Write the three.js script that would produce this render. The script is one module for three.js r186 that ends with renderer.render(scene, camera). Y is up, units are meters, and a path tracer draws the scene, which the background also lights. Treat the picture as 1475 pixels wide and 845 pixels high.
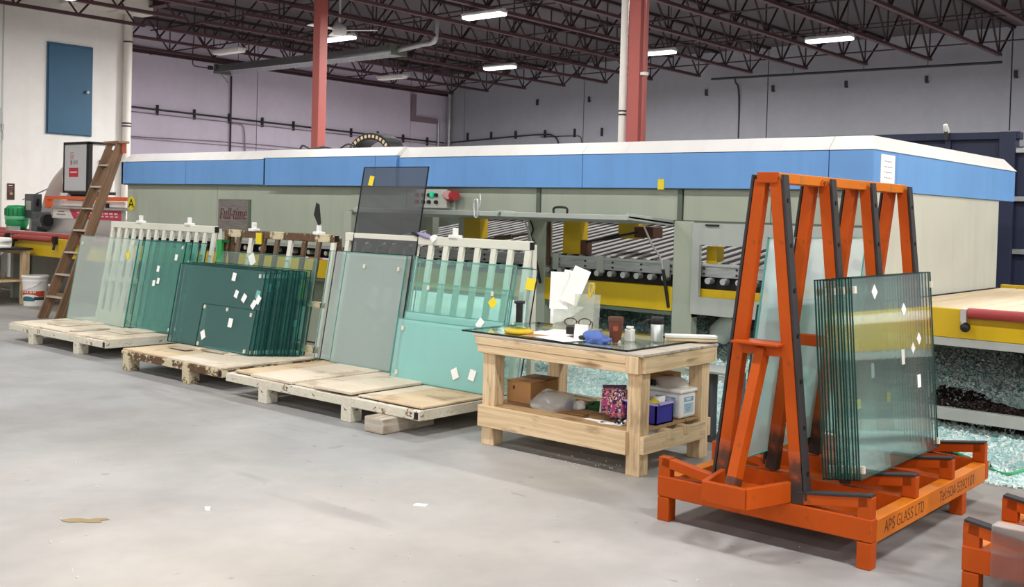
import * as THREE from 'three';
import { RectAreaLightUniformsLib } from 'three/addons/lights/RectAreaLightUniformsLib.js';
import { RoundedBoxGeometry } from 'three/addons/geometries/RoundedBoxGeometry.js';
import { ConvexGeometry } from 'three/addons/geometries/ConvexGeometry.js';
import { TextGeometry } from 'three/addons/geometries/TextGeometry.js';
import { FontLoader } from 'three/addons/loaders/FontLoader.js';
import { mergeGeometries, mergeVertices } from 'three/addons/utils/BufferGeometryUtils.js';

// ---------------------------------------------------------------- camera, light, exposure
const scene = new THREE.Scene();
scene.background = new THREE.Color(0x050505);
const FOCAL = 1538, PPX = 737.5, PPY = 341;              // pixels, in the 1475 x 845 frame
const FULL_H = 1106;
const camera = new THREE.PerspectiveCamera(2 * Math.atan(FULL_H / 2 / FOCAL) * 180 / Math.PI, 1475 / FULL_H, 0.05, 200);
camera.setViewOffset(1475, FULL_H, 0, FULL_H / 2 - PPY, 1475, 845);
{
  // axes of the camera in the hall (x along the machine, z towards the viewer)
  const right = new THREE.Vector3(0.760985956, 0.0269144597, -0.648209832);
  const up = new THREE.Vector3(-0.0357811039, 0.99935952, -0.000511712942);
  const back = new THREE.Vector3(0.647780895, 0.0235830682, 0.761461589);
  camera.matrixAutoUpdate = true;
  camera.quaternion.setFromRotationMatrix(new THREE.Matrix4().makeBasis(right, up, back));
  camera.position.set(0, 1.6, 0);
}
scene.add(camera);
const renderer = new THREE.WebGLRenderer({ antialias: true });
renderer.toneMapping = THREE.LinearToneMapping;
renderer.toneMappingExposure = 1.0;
renderer.shadowMap.enabled = true;
RectAreaLightUniformsLib.init();
const LAMP_COLOR = new THREE.Color(1.0, 0.99, 0.97);
const LAMP_FACE = 3, POWER = 5.9;
// rows of ceiling lamps: [x, z, power]; the first line is in view, the rest unseen
const LAMPS = [
  [-12.63, -13.93, 75], [-16.9, -14.25, 125], [-16.84, -19.18, 130], [-12.39, -19.08, 90], [-8.66, -19.3, 66],
  [-4.3, -19.3, 60], [0, -19.3, 60], [-8.4, -14, 50], [-4.2, -14, 40], [0, -14, 45], [4.1, -14, 45],
  ...[-17.2, -12.5, -8.5, -4.4, -0.3, 3.8, 7.9, 12].map(x => [x, -8.9, x < -15 ? 20 : x > 3 ? 85 : 28]),  // here and below, unseen right-hand lamps are added and strengthened for side light
  ...[-16.6, -12.5, -8.5, -4.4, -0.3, 3.8, 7.9, 12].map(x => [x, -3.6, x < -15 ? 24 : x > 3 ? 80 : 35]),
  ...[-12.5, -8.5, -4.4, -0.3, 3.8, 7.9].map(x => [x, 1.6, x > 3 ? 45 : 17]),
  ...[-12.5, -8.5, -4.4, -0.3, 3.8, 7.9].map(x => [x, 6.8, 40]),  // this and the next rows are unseen, added for low frontal light
  ...[-12.5, -8.5, -4.4, -0.3, 3.8, 7.9].map(x => [x, 12, 50]),
  ...[-8.5, -4.4, -0.3, 3.8].map(x => [x, 17.2, 60]),
];

// ---------------------------------------------------------------- helpers
const R = (() => { let s = 1234567; return () => { s |= 0; s = s + 0x6D2B79F5 | 0; let t = Math.imul(s ^ s >>> 15, 1 | s); t = t + Math.imul(t ^ t >>> 7, 61 | t) ^ t; return ((t ^ t >>> 14) >>> 0) / 4294967296; }; })();
const rr = (a, b) => a + (b - a) * R();
const rows = {};                                           // name counters
function numbered(name) { const n = rows[name] = (rows[name] ?? -1) + 1; return n ? `${name}_${String(n).padStart(3, '0')}` : name; }
const origin = new WeakMap();
function shadows(o) { o.traverse(c => { if (c.isMesh) { c.castShadow = true; c.receiveShadow = true; } }); }
function tag(o, label, category, group, kind) {
  if (label) o.userData.label = label;
  if (category) o.userData.category = category;
  if (group) o.userData.group = group;
  if (kind) o.userData.kind = kind;
  return o;
}
function thing(name, label, category, pos = [0, 0, 0], group) {
  const o = new THREE.Group(); o.name = numbered(name); o.position.set(...pos); origin.set(o, pos);
  tag(o, label, category, group); scene.add(o); return o;
}
function structure(name, pos = [0, 0, 0]) { const o = new THREE.Group(); o.name = name; o.position.set(...pos); origin.set(o, pos); o.userData.kind = 'structure'; scene.add(o); return o; }
// a part whose geometry is given in hall coordinates (the parent chain below the thing has no turn of its own)
function part(parent, name, geo, mat, label) {
  const o = origin.get(parent); const g = geo.clone(); g.translate(-o[0], -o[1], -o[2]);
  return raw(parent, name, g, mat, label);
}
// a part in its parent's own coordinates
function raw(parent, name, geo, mat, label) {
  const m = new THREE.Mesh(geo, mat); m.name = name; m.castShadow = m.receiveShadow = true; if (label) m.userData.label = label;
  parent.add(m); origin.set(m, origin.get(parent) ?? [0, 0, 0]); return m;
}
function solo(name, geo, mat, label, category, pos, group) {   // a thing that is one mesh
  const m = new THREE.Mesh(geo, mat); m.name = numbered(name); m.castShadow = m.receiveShadow = true; m.position.set(...pos); origin.set(m, pos);
  tag(m, label, category, group); scene.add(m); return m;
}
function subgroup(parent, name) { const g = new THREE.Group(); g.name = name; parent.add(g); origin.set(g, origin.get(parent)); return g; }
// uv in metres by the dominant normal
function muv(g) {
  if (g.index) g = g.toNonIndexed();
  const p = g.attributes.position, n = g.attributes.normal, uv = new Float32Array(p.count * 2);
  for (let i = 0; i < p.count; i++) {
    const ax = Math.abs(n.getX(i)), ay = Math.abs(n.getY(i)), az = Math.abs(n.getZ(i));
    let u, v;
    if (ay >= ax && ay >= az) { u = p.getX(i); v = p.getZ(i); } else if (ax >= az) { u = p.getZ(i); v = p.getY(i); } else { u = p.getX(i); v = p.getY(i); }
    uv[2 * i] = u; uv[2 * i + 1] = v;
  }
  g.setAttribute('uv', new THREE.BufferAttribute(uv, 2)); return g;
}
// wood runs along the longest side: u along the grain
function guv(g, w, h, d, off = 0) {
  if (g.index) g = g.toNonIndexed();
  const p = g.attributes.position, n = g.attributes.normal, uv = new Float32Array(p.count * 2);
  const ax = w >= h && w >= d ? 0 : h >= d ? 1 : 2;
  const get = (i, a) => a === 0 ? p.getX(i) : a === 1 ? p.getY(i) : p.getZ(i);
  for (let i = 0; i < p.count; i++) {
    const nn = [Math.abs(n.getX(i)), Math.abs(n.getY(i)), Math.abs(n.getZ(i))]; const dom = nn.indexOf(Math.max(...nn));
    let a = ax, b; if (dom === ax) { a = (ax + 1) % 3; b = (ax + 2) % 3; } else b = 3 - ax - dom;
    uv[2 * i] = get(i, a) + off; uv[2 * i + 1] = get(i, b) + off * 1.7;
  }
  g.setAttribute('uv', new THREE.BufferAttribute(uv, 2)); return g;
}
// box from min to max corner; bevel > 0 rounds the edges
function bx(x0, x1, y0, y1, z0, z1, bevel = 0, wood = false) {
  const w = Math.abs(x1 - x0), h = Math.abs(y1 - y0), d = Math.abs(z1 - z0);
  let g = bevel > 0 ? new RoundedBoxGeometry(w, h, d, 1, Math.min(bevel, w * .45, h * .45, d * .45)) : new THREE.BoxGeometry(w, h, d);
  g = wood ? guv(g, w, h, d, rr(0, 3)) : muv(g);
  return g.translate((x0 + x1) / 2, (y0 + y1) / 2, (z0 + z1) / 2);
}
// square bar between two points; w across, d along the third direction 'side'
function bar(a, b, w, d, side = [0, 0, 1], bevel = 0, wood = false) {
  const A = new THREE.Vector3(...a), B = new THREE.Vector3(...b), L = A.distanceTo(B);
  let g = bevel > 0 ? new RoundedBoxGeometry(w, L, d, 1, Math.min(bevel, w * .45, d * .45)) : new THREE.BoxGeometry(w, L, d);
  g = wood ? guv(g, w, L, d, rr(0, 3)) : muv(g);
  const y = B.clone().sub(A).normalize(), s = new THREE.Vector3(...side), x = new THREE.Vector3().crossVectors(y, s).normalize(), z = new THREE.Vector3().crossVectors(x, y);
  g.applyMatrix4(new THREE.Matrix4().makeBasis(x, y, z).setPosition(A.add(B).multiplyScalar(.5)));
  return g;
}
function rod(a, b, r, seg = 10, r2 = r) {
  const A = new THREE.Vector3(...a), B = new THREE.Vector3(...b), L = A.distanceTo(B);
  const g = new THREE.CylinderGeometry(r2, r, L, seg);
  g.applyQuaternion(new THREE.Quaternion().setFromUnitVectors(new THREE.Vector3(0, 1, 0), B.clone().sub(A).normalize()));
  const c = A.add(B).multiplyScalar(.5); return g.translate(c.x, c.y, c.z);
}
function tube(pts, r, seg = 40, rad = 8) { return new THREE.TubeGeometry(new THREE.CatmullRomCurve3(pts.map(p => new THREE.Vector3(...p))), seg, r, rad); }
function lathe(pts, x, y, z, seg = 24) { return new THREE.LatheGeometry(pts.map(p => new THREE.Vector2(p[0], p[1])), seg).translate(x, y, z); }
function merge(list) { return mergeGeometries(list.map(g => { g = g.index ? g.toNonIndexed() : g; for (const k of Object.keys(g.attributes)) if (!['position', 'normal', 'uv'].includes(k)) g.deleteAttribute(k); return g; })); }

// ---------------------------------------------------------------- computed textures
function noise2(seed) {
  const T = new Float32Array(256 * 256); let s = seed * 7919 + 13;
  for (let i = 0; i < T.length; i++) { s = Math.imul(s ^ (s >>> 15), 2246822519) + 374761393 | 0; T[i] = ((s ^ (s >>> 13)) >>> 0) / 4294967296; }
  return (x, y, px, py) => {                                // tiles with px, py cells
    const xi = Math.floor(x), yi = Math.floor(y); let fx = x - xi, fy = y - yi; fx = fx * fx * (3 - 2 * fx); fy = fy * fy * (3 - 2 * fy);
    const x0 = ((xi % px) + px) % px, x1 = (x0 + 1) % px, y0 = ((yi % py) + py) % py, y1 = (y0 + 1) % py;
    const a = T[(y0 & 255) * 256 + (x0 & 255)], b = T[(y0 & 255) * 256 + (x1 & 255)], c = T[(y1 & 255) * 256 + (x0 & 255)], d = T[(y1 & 255) * 256 + (x1 & 255)];
    return a + (b - a) * fx + (c - a) * fy + (a - b - c + d) * fx * fy;
  };
}
const N1 = noise2(3), N2 = noise2(11);
function fbm(N, u, v, px, py, oct) { let a = 0, w = .5, t = 0; for (let o = 0; o < oct; o++) { a += w * N(u * px, v * py, px, py); t += w; w *= .55; px *= 2; py *= 2; } return a / t; }
function tex(w, h, fn, repeat, srgb = true) {
  const d = new Uint8Array(w * h * 4);
  for (let j = 0; j < h; j++) for (let i = 0; i < w; i++) {
    const c = fn(i / w, j / h, i, j), k = (j * w + i) * 4;
    d[k] = Math.max(0, Math.min(255, c[0])); d[k + 1] = Math.max(0, Math.min(255, c[1])); d[k + 2] = Math.max(0, Math.min(255, c[2])); d[k + 3] = 255;
  }
  const t = new THREE.DataTexture(d, w, h); t.magFilter = THREE.LinearFilter; t.minFilter = THREE.LinearMipmapLinearFilter; t.generateMipmaps = true; t.wrapS = t.wrapT = THREE.RepeatWrapping;
  if (srgb) t.colorSpace = THREE.SRGBColorSpace; if (repeat) t.repeat.set(...repeat); t.needsUpdate = true; return t;
}
const mix = (a, b, t) => a.map((x, i) => x + (b[i] - x) * t);
const step = (a, b, x) => { const t = Math.max(0, Math.min(1, (x - a) / (b - a))); return t * t * (3 - 2 * t); };
// concrete, 16 m a side
const floorMap = tex(2048, 2048, (u, v) => {
  const big = fbm(N1, u, v, 5, 5, 5), mid = fbm(N2, u, v, 24, 24, 4), fine = fbm(N1, u + .37, v + .11, 180, 180, 3), sp = N2(u * 230, v * 230, 230, 230), sp2 = N1(u * 90 + .5, v * 90, 90, 90);
  let k = .83 + .16 * (big - .5) * 2 + .08 * (mid - .5) * 2 + .05 * (fine - .5);
  if (sp > .972) k *= 1 - (sp - .972) * 9;
  const st = step(.70, .84, fbm(N2, u + .2, v + .7, 9, 40, 4)); k *= 1 - .09 * st;
  if (sp2 > .975) k *= .90;
  const warm = fbm(N1, u + .6, v + .3, 7, 7, 3) - .5;
  return [k * (196 + 14 * warm), k * 192, k * (188 - 14 * warm)];
}, [1 / 16, 1 / 16]);
const floorRough = tex(512, 512, (u, v) => { const k = 105 + 120 * fbm(N2, u, v, 8, 8, 5); return [k, k, k]; }, [1 / 7, 1 / 7], false);
const fineBump = tex(512, 512, (u, v) => { const k = 255 * fbm(N1, u, v, 40, 40, 4); return [k, k, k]; }, [1 / 2, 1 / 2], false);
function woodTex(light, dark, knots, rings = 10) {
  return tex(512, 512, (u, v) => {
    const w = fbm(N1, u, v, 2, 10, 4), g = .5 + .5 * Math.sin((v * rings + w * 3.2) * 6.283), f = fbm(N2, u, v, 6, 160, 3);
    let t = .35 * g + .45 * (f - .2) + .2 * w; let c = mix(light, dark, Math.max(0, Math.min(1, t)));
    const kn = N2(u * 5 + .3, v * 9, 5, 9); if (knots && kn > .93) c = mix(c, [95, 60, 35], (kn - .93) * 10);
    const dirt = fbm(N1, u + .5, v + .2, 7, 9, 4); return mix(c, [110, 85, 60], step(.55, .8, dirt) * .4);
  }, [1 / 1.6, 1 / .5]);
}
const pineMap = woodTex([232, 208, 172], [194, 160, 116], true);
const oldWoodMap = woodTex([165, 130, 100], [92, 68, 50], false, 14);
const greyWoodMap = woodTex([205, 196, 182], [165, 152, 136], false, 8);
const deckMap = tex(1024, 1024, (u, v) => {
  const a = fbm(N1, u, v, 4, 4, 5), f = fbm(N2, u, v, 120, 6, 3), s = step(.55, .75, fbm(N2, u + .3, v, 10, 10, 5)), sc = N1(u * 150, v * 12, 150, 12);
  let c = mix([232, 222, 205], [205, 186, 160], .45 * a + .45 * f); c = mix(c, [158, 132, 104], s * .42); if (sc > .96) c = mix(c, [120, 100, 80], .4); return c;
}, [1 / 1.5, 1 / 1.5]);
const chippedMap = tex(1024, 512, (u, v) => {                // white paint worn down to wood
  const n = fbm(N1, u, v, 14, 9, 5), m = fbm(N2, u, v, 60, 60, 3), wear = step(.64, .70, n * .75 + m * .25);
  return mix(mix([226, 222, 206], [205, 196, 176], m), mix([142, 112, 80], [96, 74, 52], m), wear);
}, [1 / 1.4, 1 / .7]);
const wornMap = tex(1024, 512, (u, v) => {
  const n = fbm(N2, u, v, 16, 10, 5), m = fbm(N1, u, v, 60, 60, 3), wear = step(.42, .53, n * .75 + m * .25);
  return mix(mix([216, 205, 176], [190, 176, 140], m), mix([120, 88, 58], [74, 54, 38], m), wear);
}, [1 / 1.4, 1 / .7]);
const orangeMap = tex(1024, 1024, (u, v) => {
  const n = fbm(N1, u, v, 6, 6, 5), m = fbm(N2, u, v, 90, 90, 3), s = step(.70, .78, fbm(N2, u + .4, v, 22, 22, 4));
  let c = mix([186, 80, 12], [168, 66, 8], n * .7 + m * .3); return mix(c, [120, 64, 40], s * .4);
}, [1 / 1.2, 1 / 1.2]);
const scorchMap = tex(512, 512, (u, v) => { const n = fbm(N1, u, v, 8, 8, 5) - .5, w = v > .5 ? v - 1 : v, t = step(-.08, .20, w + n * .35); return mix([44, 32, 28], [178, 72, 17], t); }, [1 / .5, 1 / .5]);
const dirtyWall = (base, str) => tex(1024, 1024, (u, v) => {
  const n = fbm(N1, u, v, 5, 3, 5), m = fbm(N2, u, v, 60, 60, 3), s = fbm(N1, u + .4, v, 40, 3, 4); const k = 1 - str * (.5 * n + .2 * m + .08 * step(.5, .8, s)); return base.map(c => c * k);
}, [1 / 9, 1 / 9]);
const wallWhiteMap = dirtyWall([236, 232, 228], .16), wallPurpleMap = dirtyWall([224, 213, 230], .16), wallGreyMap = dirtyWall([166, 167, 175], .16);
const enamelMap = tex(512, 512, (u, v) => { const n = fbm(N1, u, v, 4, 4, 5), s = fbm(N2, u, v, 30, 3, 4); const k = 255 * (1 - .09 * n - .025 * step(.5, .8, s)); return [k, k, k]; }, [1 / 2.5, 1 / 2.5]);
const metalMap = tex(512, 512, (u, v) => { const k = 255 * (.75 + .25 * fbm(N1, u, v, 8, 60, 4)); return [k, k, k]; }, [1 / .8, 1 / .8]);
const smearMap = tex(512, 512, (u, v) => { const n = fbm(N1, u, v, 5, 4, 5), s = fbm(N2, u, v, 12, 4, 5); const k = 60 + 190 * step(.42, .75, .6 * n + .4 * s); return [k, k, k]; }, [1 / 1.1, 1 / 1.1], false);
const pebbleMap = tex(1024, 1024, (u, v) => {
  const a = N1(u * 120, v * 120, 120, 120), b = N2(u * 61, v * 61, 61, 61), c = fbm(N1, u, v, 6, 6, 4), t = .5 * a + .3 * b + .3 * c; return mix([150, 205, 202], [244, 255, 252], Math.max(0, Math.min(1, (t - .25) * 1.8)));
}, [1 / 1.6, 1 / 1.6]);
function canvasTex(w, h, draw) { const c = document.createElement('canvas'); c.width = w; c.height = h; draw(c.getContext('2d'), w, h); const t = new THREE.CanvasTexture(c); t.colorSpace = THREE.SRGBColorSpace; return t; }

// ---------------------------------------------------------------- materials
const M = {};
const std = (o) => new THREE.MeshStandardMaterial(o);
M.floor = std({ map: floorMap, roughnessMap: floorRough, roughness: .95, bumpMap: fineBump, bumpScale: .0012 });
M.white = std({ map: wallWhiteMap, roughness: .9 });
M.purple = std({ map: wallPurpleMap, roughness: .9 });
M.grey = std({ map: wallGreyMap, roughness: .92 });
M.joint = std({ color: 0x2a2a2e, roughness: .9 });
M.deck = std({ color: 0x514b4e, roughness: .8 });
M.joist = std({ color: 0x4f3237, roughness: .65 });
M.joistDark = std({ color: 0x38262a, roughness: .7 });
M.column = std({ color: 0xa8564f, roughness: .55, bumpMap: fineBump, bumpScale: .001 });
M.pipeWhite = std({ color: 0xded8d0, roughness: .5 });
M.darkPipe = std({ color: 0x2c2a2e, roughness: .6 });
M.pinkPipe = std({ color: 0x8d7884, roughness: .6 });
M.galv = std({ color: 0xc4c6c8, metalness: .5, roughness: .4, map: metalMap });
M.steel = std({ color: 0xd2d3d2, metalness: .8, roughness: .36 });
M.lampFace = std({ color: 0xffffff, emissive: LAMP_COLOR, emissiveIntensity: LAMP_FACE });
M.lampBody = std({ color: 0xcfcfcf, roughness: .5 });
M.blue = std({ color: 0x72a8e6, map: enamelMap, roughness: .42 });
M.blueSide = M.blue;
M.cap = std({ color: 0xe9e6e2, map: enamelMap, roughness: .45 });
M.sage = std({ color: 0xb0b7a6, map: enamelMap, roughness: .48 });
M.cream = std({ color: 0xc6c8bc, map: enamelMap, roughness: .5 });
M.greyPaint = std({ color: 0xb3b9b3, map: enamelMap, roughness: .45 });
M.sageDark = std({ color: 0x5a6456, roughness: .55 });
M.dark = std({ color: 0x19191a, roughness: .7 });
M.black = std({ color: 0x0e0e10, roughness: .55 });
M.rubber = std({ color: 0x2a2628, roughness: .75 });
M.yellow = std({ color: 0xd9b512, map: enamelMap, roughness: .4 });
M.roller = std({ color: 0xd0cecc, metalness: .3, roughness: .35 });
M.rollerGapShade = std({ color: 0x2a2323, roughness: .6 });  // dark rollers stand in for the shaded gaps between the pale ones
M.rust = std({ color: 0x5a3a2c, roughness: .8 });
M.red = std({ color: 0xb01d24, roughness: .4 });
M.redRoller = std({ color: 0xa23b3a, roughness: .5 });
M.green = std({ color: 0x1f7a4a, roughness: .45 });
M.navy = std({ color: 0x252c49, roughness: .6, map: enamelMap });
const satin = o => new THREE.MeshPhysicalMaterial({ specularIntensity: .4, ...o });
M.orange = satin({ map: orangeMap, roughness: .55 });
M.litOrange = satin({ map: orangeMap, color: new THREE.Color().setRGB(1.4, 2.5, 3.0), roughness: .5 });  // rack orange with brighter light painted in, for side rails and top beam
M.scorch = std({ map: scorchMap, roughness: .6 });
M.shelfWood = std({ map: pineMap, color: 0xc9bba8, roughness: .85 });
M.pine = std({ map: pineMap, roughness: .75 });
M.oldWood = std({ map: oldWoodMap, roughness: .8 });
M.greyWood = std({ map: greyWoodMap, roughness: .85 });
M.deckBoard = std({ map: deckMap, roughness: .85 });
M.deckTan = std({ map: deckMap, color: 0xf3e6d2, roughness: .85 });
M.chipped = std({ map: chippedMap, roughness: .75 });
M.worn = std({ map: wornMap, roughness: .8 });
M.whitePaint = std({ color: 0xe6e2d4, map: enamelMap, roughness: .6 });
M.brownSteel = std({ color: 0x6a5846, map: enamelMap, roughness: .7 });
M.paper = std({ color: 0xf3f1ee, roughness: .85 });
M.yellowPaper = std({ color: 0xe6cf2c, roughness: .8 });
M.cardboard = std({ color: 0xb98a58, roughness: .85, bumpMap: fineBump, bumpScale: .0005 });
M.cork = std({ color: 0xd9d2c2, roughness: .9 });
M.plasticWhite = std({ color: 0xeeece8, roughness: .45 });
M.blueDoor = std({ color: 0x2d5a78, map: enamelMap, roughness: .55 });
M.tan = std({ color: 0xd6bf9c, roughness: .55 });
M.crystal = std({ color: 0xffffff, roughness: .22 });
M.mound = std({ map: pebbleMap, roughness: .6, bumpMap: pebbleMap, bumpScale: .02 });
M.chips = std({ color: 0x5b4a42, roughness: .6, metalness: .3 });
const glass = (c, rough = .03, o = {}) => new THREE.MeshPhysicalMaterial({ color: new THREE.Color().setRGB(...c), transmission: 1, thickness: 0, roughness: rough, ior: 1.52, ...o });
M.gClear = glass([.72, .81, .78], .04, { transmission: .66 });
M.gClear2 = glass([.82, .90, .87], .04, { transmission: .80 });
M.gGreen = glass([.72, .90, .86], .04, { transmission: .93 });
M.gTeal = glass([.44, .74, .72], .04, { transmission: .92 });
M.gStack = glass([.945, .99, .98], .03, { transmission: .975 });
M.gDeep = glass([.46, .78, .74], .04, { transmission: .90 });
M.gAqua = glass([.72, .92, .88], .04, { transmission: .88 });
M.gFrost = glass([.50, .84, .80], .06, { transmission: .52 });
M.gSmoke = glass([.27, .28, .29], .06, { transmission: .72 });
M.gPale = glass([.70, .83, .77], .04, { transmission: .62 });
M.gBlue = glass([.72, .90, .92], .04, { transmission: .35 });
M.gTop = glass([.78, .88, .84]);
M.film = glass([.86, .84, .82], .55);
M.acrylic = glass([.86, .88, .82], .05, { transmission: .8 });
M.edge = std({ color: 0x0d3f39, roughness: .25 });
M.edgeTeal = std({ color: 0x1c5a55, roughness: .25 });
M.edgeLight = std({ color: 0x5f9d93, roughness: .3 });
M.edgeDark = std({ color: 0x15191a, roughness: .3 });

// ================================================================ the hall
const XL = -24.23, XW = -20.5, ZB = -25, XR = 22, ZF = 20, DECK = 5.96;
{
  const f = new THREE.Mesh(bx(XL - .4, XR + .4, -.2, 0, ZB - .4, ZF + .4), M.floor); f.name = 'floor'; f.userData.kind = 'structure'; f.receiveShadow = true; scene.add(f);
  const c = structure('ceiling');
  part(c, 'roof_deck', bx(XL - .4, XR + .4, DECK, DECK + .2, ZB - .4, ZF + .4), M.deck);
  // open web joists along z, every 1.52 m
  const low = 5.21, high = 5.93, bay = 1.22, node = 1.0;
  const chord = (y, z0, z1) => bx(-.045, .045, y - .03, y + .03, z0, z1);
  const dLen = Math.hypot(bay / 2, high - low);
  const diagGeo = new THREE.CylinderGeometry(.021, .021, dLen, 6), ang = Math.atan2(bay / 2, high - low);
  const back0 = ZB + .05, mid0 = -12.15;
  const lowB = chord(low, back0 + node - .06, mid0), highB = chord(high, back0, mid0), lowF = chord(low, -11.8, ZF - .3), highF = chord(high, -11.8, ZF);
  const strutGeo = new THREE.CylinderGeometry(.016, .016, high - low, 6);
  for (let i = 0; i < 31; i++) {
    const x = -23.01 + 1.460 * i; if (x > XR) break;
    const j = subgroup(c, 'roof_joist'); j.position.x = x;
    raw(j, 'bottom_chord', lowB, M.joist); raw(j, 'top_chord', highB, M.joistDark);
    const single = x < -5, list = [];
    for (let k = 0; k < 20; k++) {
      if (back0 + node + bay * (k + 1) > mid0) break;
      for (const s of [0, 1]) {
        const zc = back0 + node + bay * (k + .25 + .5 * s);
        if (single) { const m = raw(j, 'web_bar', diagGeo, M.joistDark); m.position.set(0, (low + high) / 2, zc); m.rotation.x = s ? -ang : ang; }
        else list.push(diagGeo.clone().rotateX(s ? -ang : ang).translate(0, (low + high) / 2, zc));
      }
    }
    for (let z = -11.6; z < ZF - .5; z += bay) for (const s of [0, 1]) list.push(diagGeo.clone().rotateX(s ? -ang : ang).translate(0, (low + high) / 2, z + bay * (.25 + .5 * s)));
    for (let z = back0 + node; z < mid0 - .3; z += bay) list.push(strutGeo.clone().translate(0, (low + high) / 2, z));
    raw(j, 'web_bar', rod([0, low, back0 + node], [0, high, back0 + .05], .022, 6), M.joistDark);
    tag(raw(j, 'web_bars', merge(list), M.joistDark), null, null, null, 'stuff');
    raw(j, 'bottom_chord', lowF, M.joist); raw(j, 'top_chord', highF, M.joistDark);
  }
  for (const z of [-22.6, -19.9, -17.1, -14.4]) for (const y of [low + .06, high - .07]) part(c, 'bridging_bar', rod([XL, y, z], [-2.5, y, z], .016, 6), M.joistDark);
  part(c, 'girder', merge([bx(XL, XR, 5.62, 5.96, -12.02, -11.98), bx(XL, XR, 5.92, 5.96, -12.1, -11.9), bx(XL, XR, 5.6, 5.63, -12.1, -11.9)]), M.joist);
  // rear wall: tilt-up panels with recessed joints
  const wb = structure('wall_back');
  part(wb, 'backing', bx(XL - .4, XR + .4, 0, DECK, ZB - .4, ZB - .03), M.joint);
  const js = [XL - .02, -23.4, -18.66, -12.83, -6.98, -1.13, 4.7, XR];
  for (let i = 0; i + 1 < js.length; i++) part(wb, 'wall_panel', bx(js[i] + .014, js[i + 1] - .014, 0, DECK, ZB - .04, ZB), M.grey);
  const wl = structure('wall_left_rear');
  part(wl, 'backing', bx(XL - .4, XL - .03, 0, DECK, ZB - .4, -11.6), M.joint);
  const jz = [ZB, -23.42, -17.63, -11.75];
  for (let i = 0; i + 1 < jz.length; i++) part(wl, 'wall_panel', bx(XL - .04, XL, 0, DECK, jz[i] + (i ? .012 : 0), jz[i + 1] - .012), M.purple);
  part(wl, 'ledger_angle', bx(XL, XL + .1, 5.27, 5.38, ZB, -11.75), M.joistDark);
  const ww = structure('wall_left');
  part(ww, 'wall_face', bx(XW - .3, XW, 0, DECK, -11.72, ZF), M.white);
  part(ww, 'joint_strip', bx(XW, XW + .006, 0, DECK, -9.14, -9.11), M.greyPaint);
  const wr = structure('wall_return'); part(wr, 'wall_face', bx(XL - .4, XW - .3, 0, DECK, -11.75, -11.55), M.white);
  const w2 = structure('wall_right'); part(w2, 'wall_face', bx(XR, XR + .3, 0, DECK, ZB - .4, ZF + .3), M.white);
  const w3 = structure('wall_front'); part(w3, 'wall_face', bx(XW - .3, XR + .3, 0, DECK, ZF, ZF + .3), M.white);
  // high steel door in the white wall
  const d = structure('door_1', [XW, 2.9, -10.43]);
  part(d, 'door_frame', bx(XW, XW + .03, 2.88, 4.67, -10.9, -9.965), M.blueDoor);
  part(d, 'door_leaf', bx(XW + .025, XW + .05, 2.90, 4.63, -10.87, -9.99, .004), M.blueDoor);
  part(d, 'door_knob', new THREE.SphereGeometry(.035, 16, 12).translate(XW + .09, 3.76, -10.77), M.steel, 'round silver door knob');
}
// ---------------------------------------------------------------- lamps
LAMPS.forEach(([x, z, power], i) => {
  const seen = i < 5, y = 5.0;
  const words = ['glowing linear lamp nearest to the right of the ceiling fan', 'glowing linear lamp under the ceiling fan beside the left red column', 'glowing linear lamp hung near the far corner of the hall',
    'glowing linear lamp showing just right of the right red column', 'glowing linear lamp before the grey wall, rightmost in view'];
  const t = thing('linear_lamp', words[i] ?? 'unseen long white ceiling lamp hung from the joists', 'lamp', [x, y, z], seen ? undefined : 'ceiling lamps over the work floor');
  const L = .92;
  raw(t, 'lamp_body', merge([bx(-L / 2, L / 2, .03, .08, -.11, .11, .015), bx(-L / 2, L / 2, .075, .1, -.05, .05)]), M.lampBody);
  raw(t, 'lamp_diffuser', bx(-L / 2 + .01, L / 2 - .01, -.02, .032, -.10, .10, .02), M.lampFace);
  for (const q of [-.35, .35]) raw(t, 'hanger', rod([q, .1, 0], [q, .96, 0], .006, 6), M.darkPipe);
  const l = new THREE.RectAreaLight(LAMP_COLOR, power * POWER, L, .2); l.position.set(x, y - .026, z); l.lookAt(x, 0, z); scene.add(l);
});
for (const [x, z, w] of [[-20.56, -14.17, 'unlit ceiling lamp beside the purple wall above the heater end'], [-20.66, -19.27, 'unlit ceiling lamp near the far end of the purple wall']]) {
  const t = thing('unlit_lamp', w, 'lamp', [x, 5.0, z]);
  raw(t, 'lamp_body', bx(-.5, .5, .02, .09, -.12, .12, .02), M.lampBody);
  raw(t, 'lamp_diffuser', bx(-.48, .48, -.02, .025, -.10, .10, .015), M.plasticWhite);
  for (const q of [-.35, .35]) raw(t, 'hanger', rod([q, .08, 0], [q, .96, 0], .006, 6), M.darkPipe);
}
{ // ceiling fan
  const t = thing('ceiling_fan', 'white three bladed ceiling fan left of centre among the joists', 'fan', [-16.1, 5.02, -13.6]);
  raw(t, 'down_rod', rod([0, .12, 0], [0, .9, 0], .02, 10), M.lampBody);
  raw(t, 'motor', lathe([[0, -.1], [.1, -.1], [.14, -.04], [.14, .06], [.07, .13], [0, .13]], 0, 0, 0), M.lampBody);
  for (let k = 0; k < 3; k++) { const b = raw(t, 'blade', merge([bx(.12, .28, -.01, .01, -.02, .02), bx(.26, .75, -.008, .008, -.075, .075, .005).rotateX(.12)]), M.plasticWhite); b.rotation.y = .55 + k * 2.094; }
}
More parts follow.
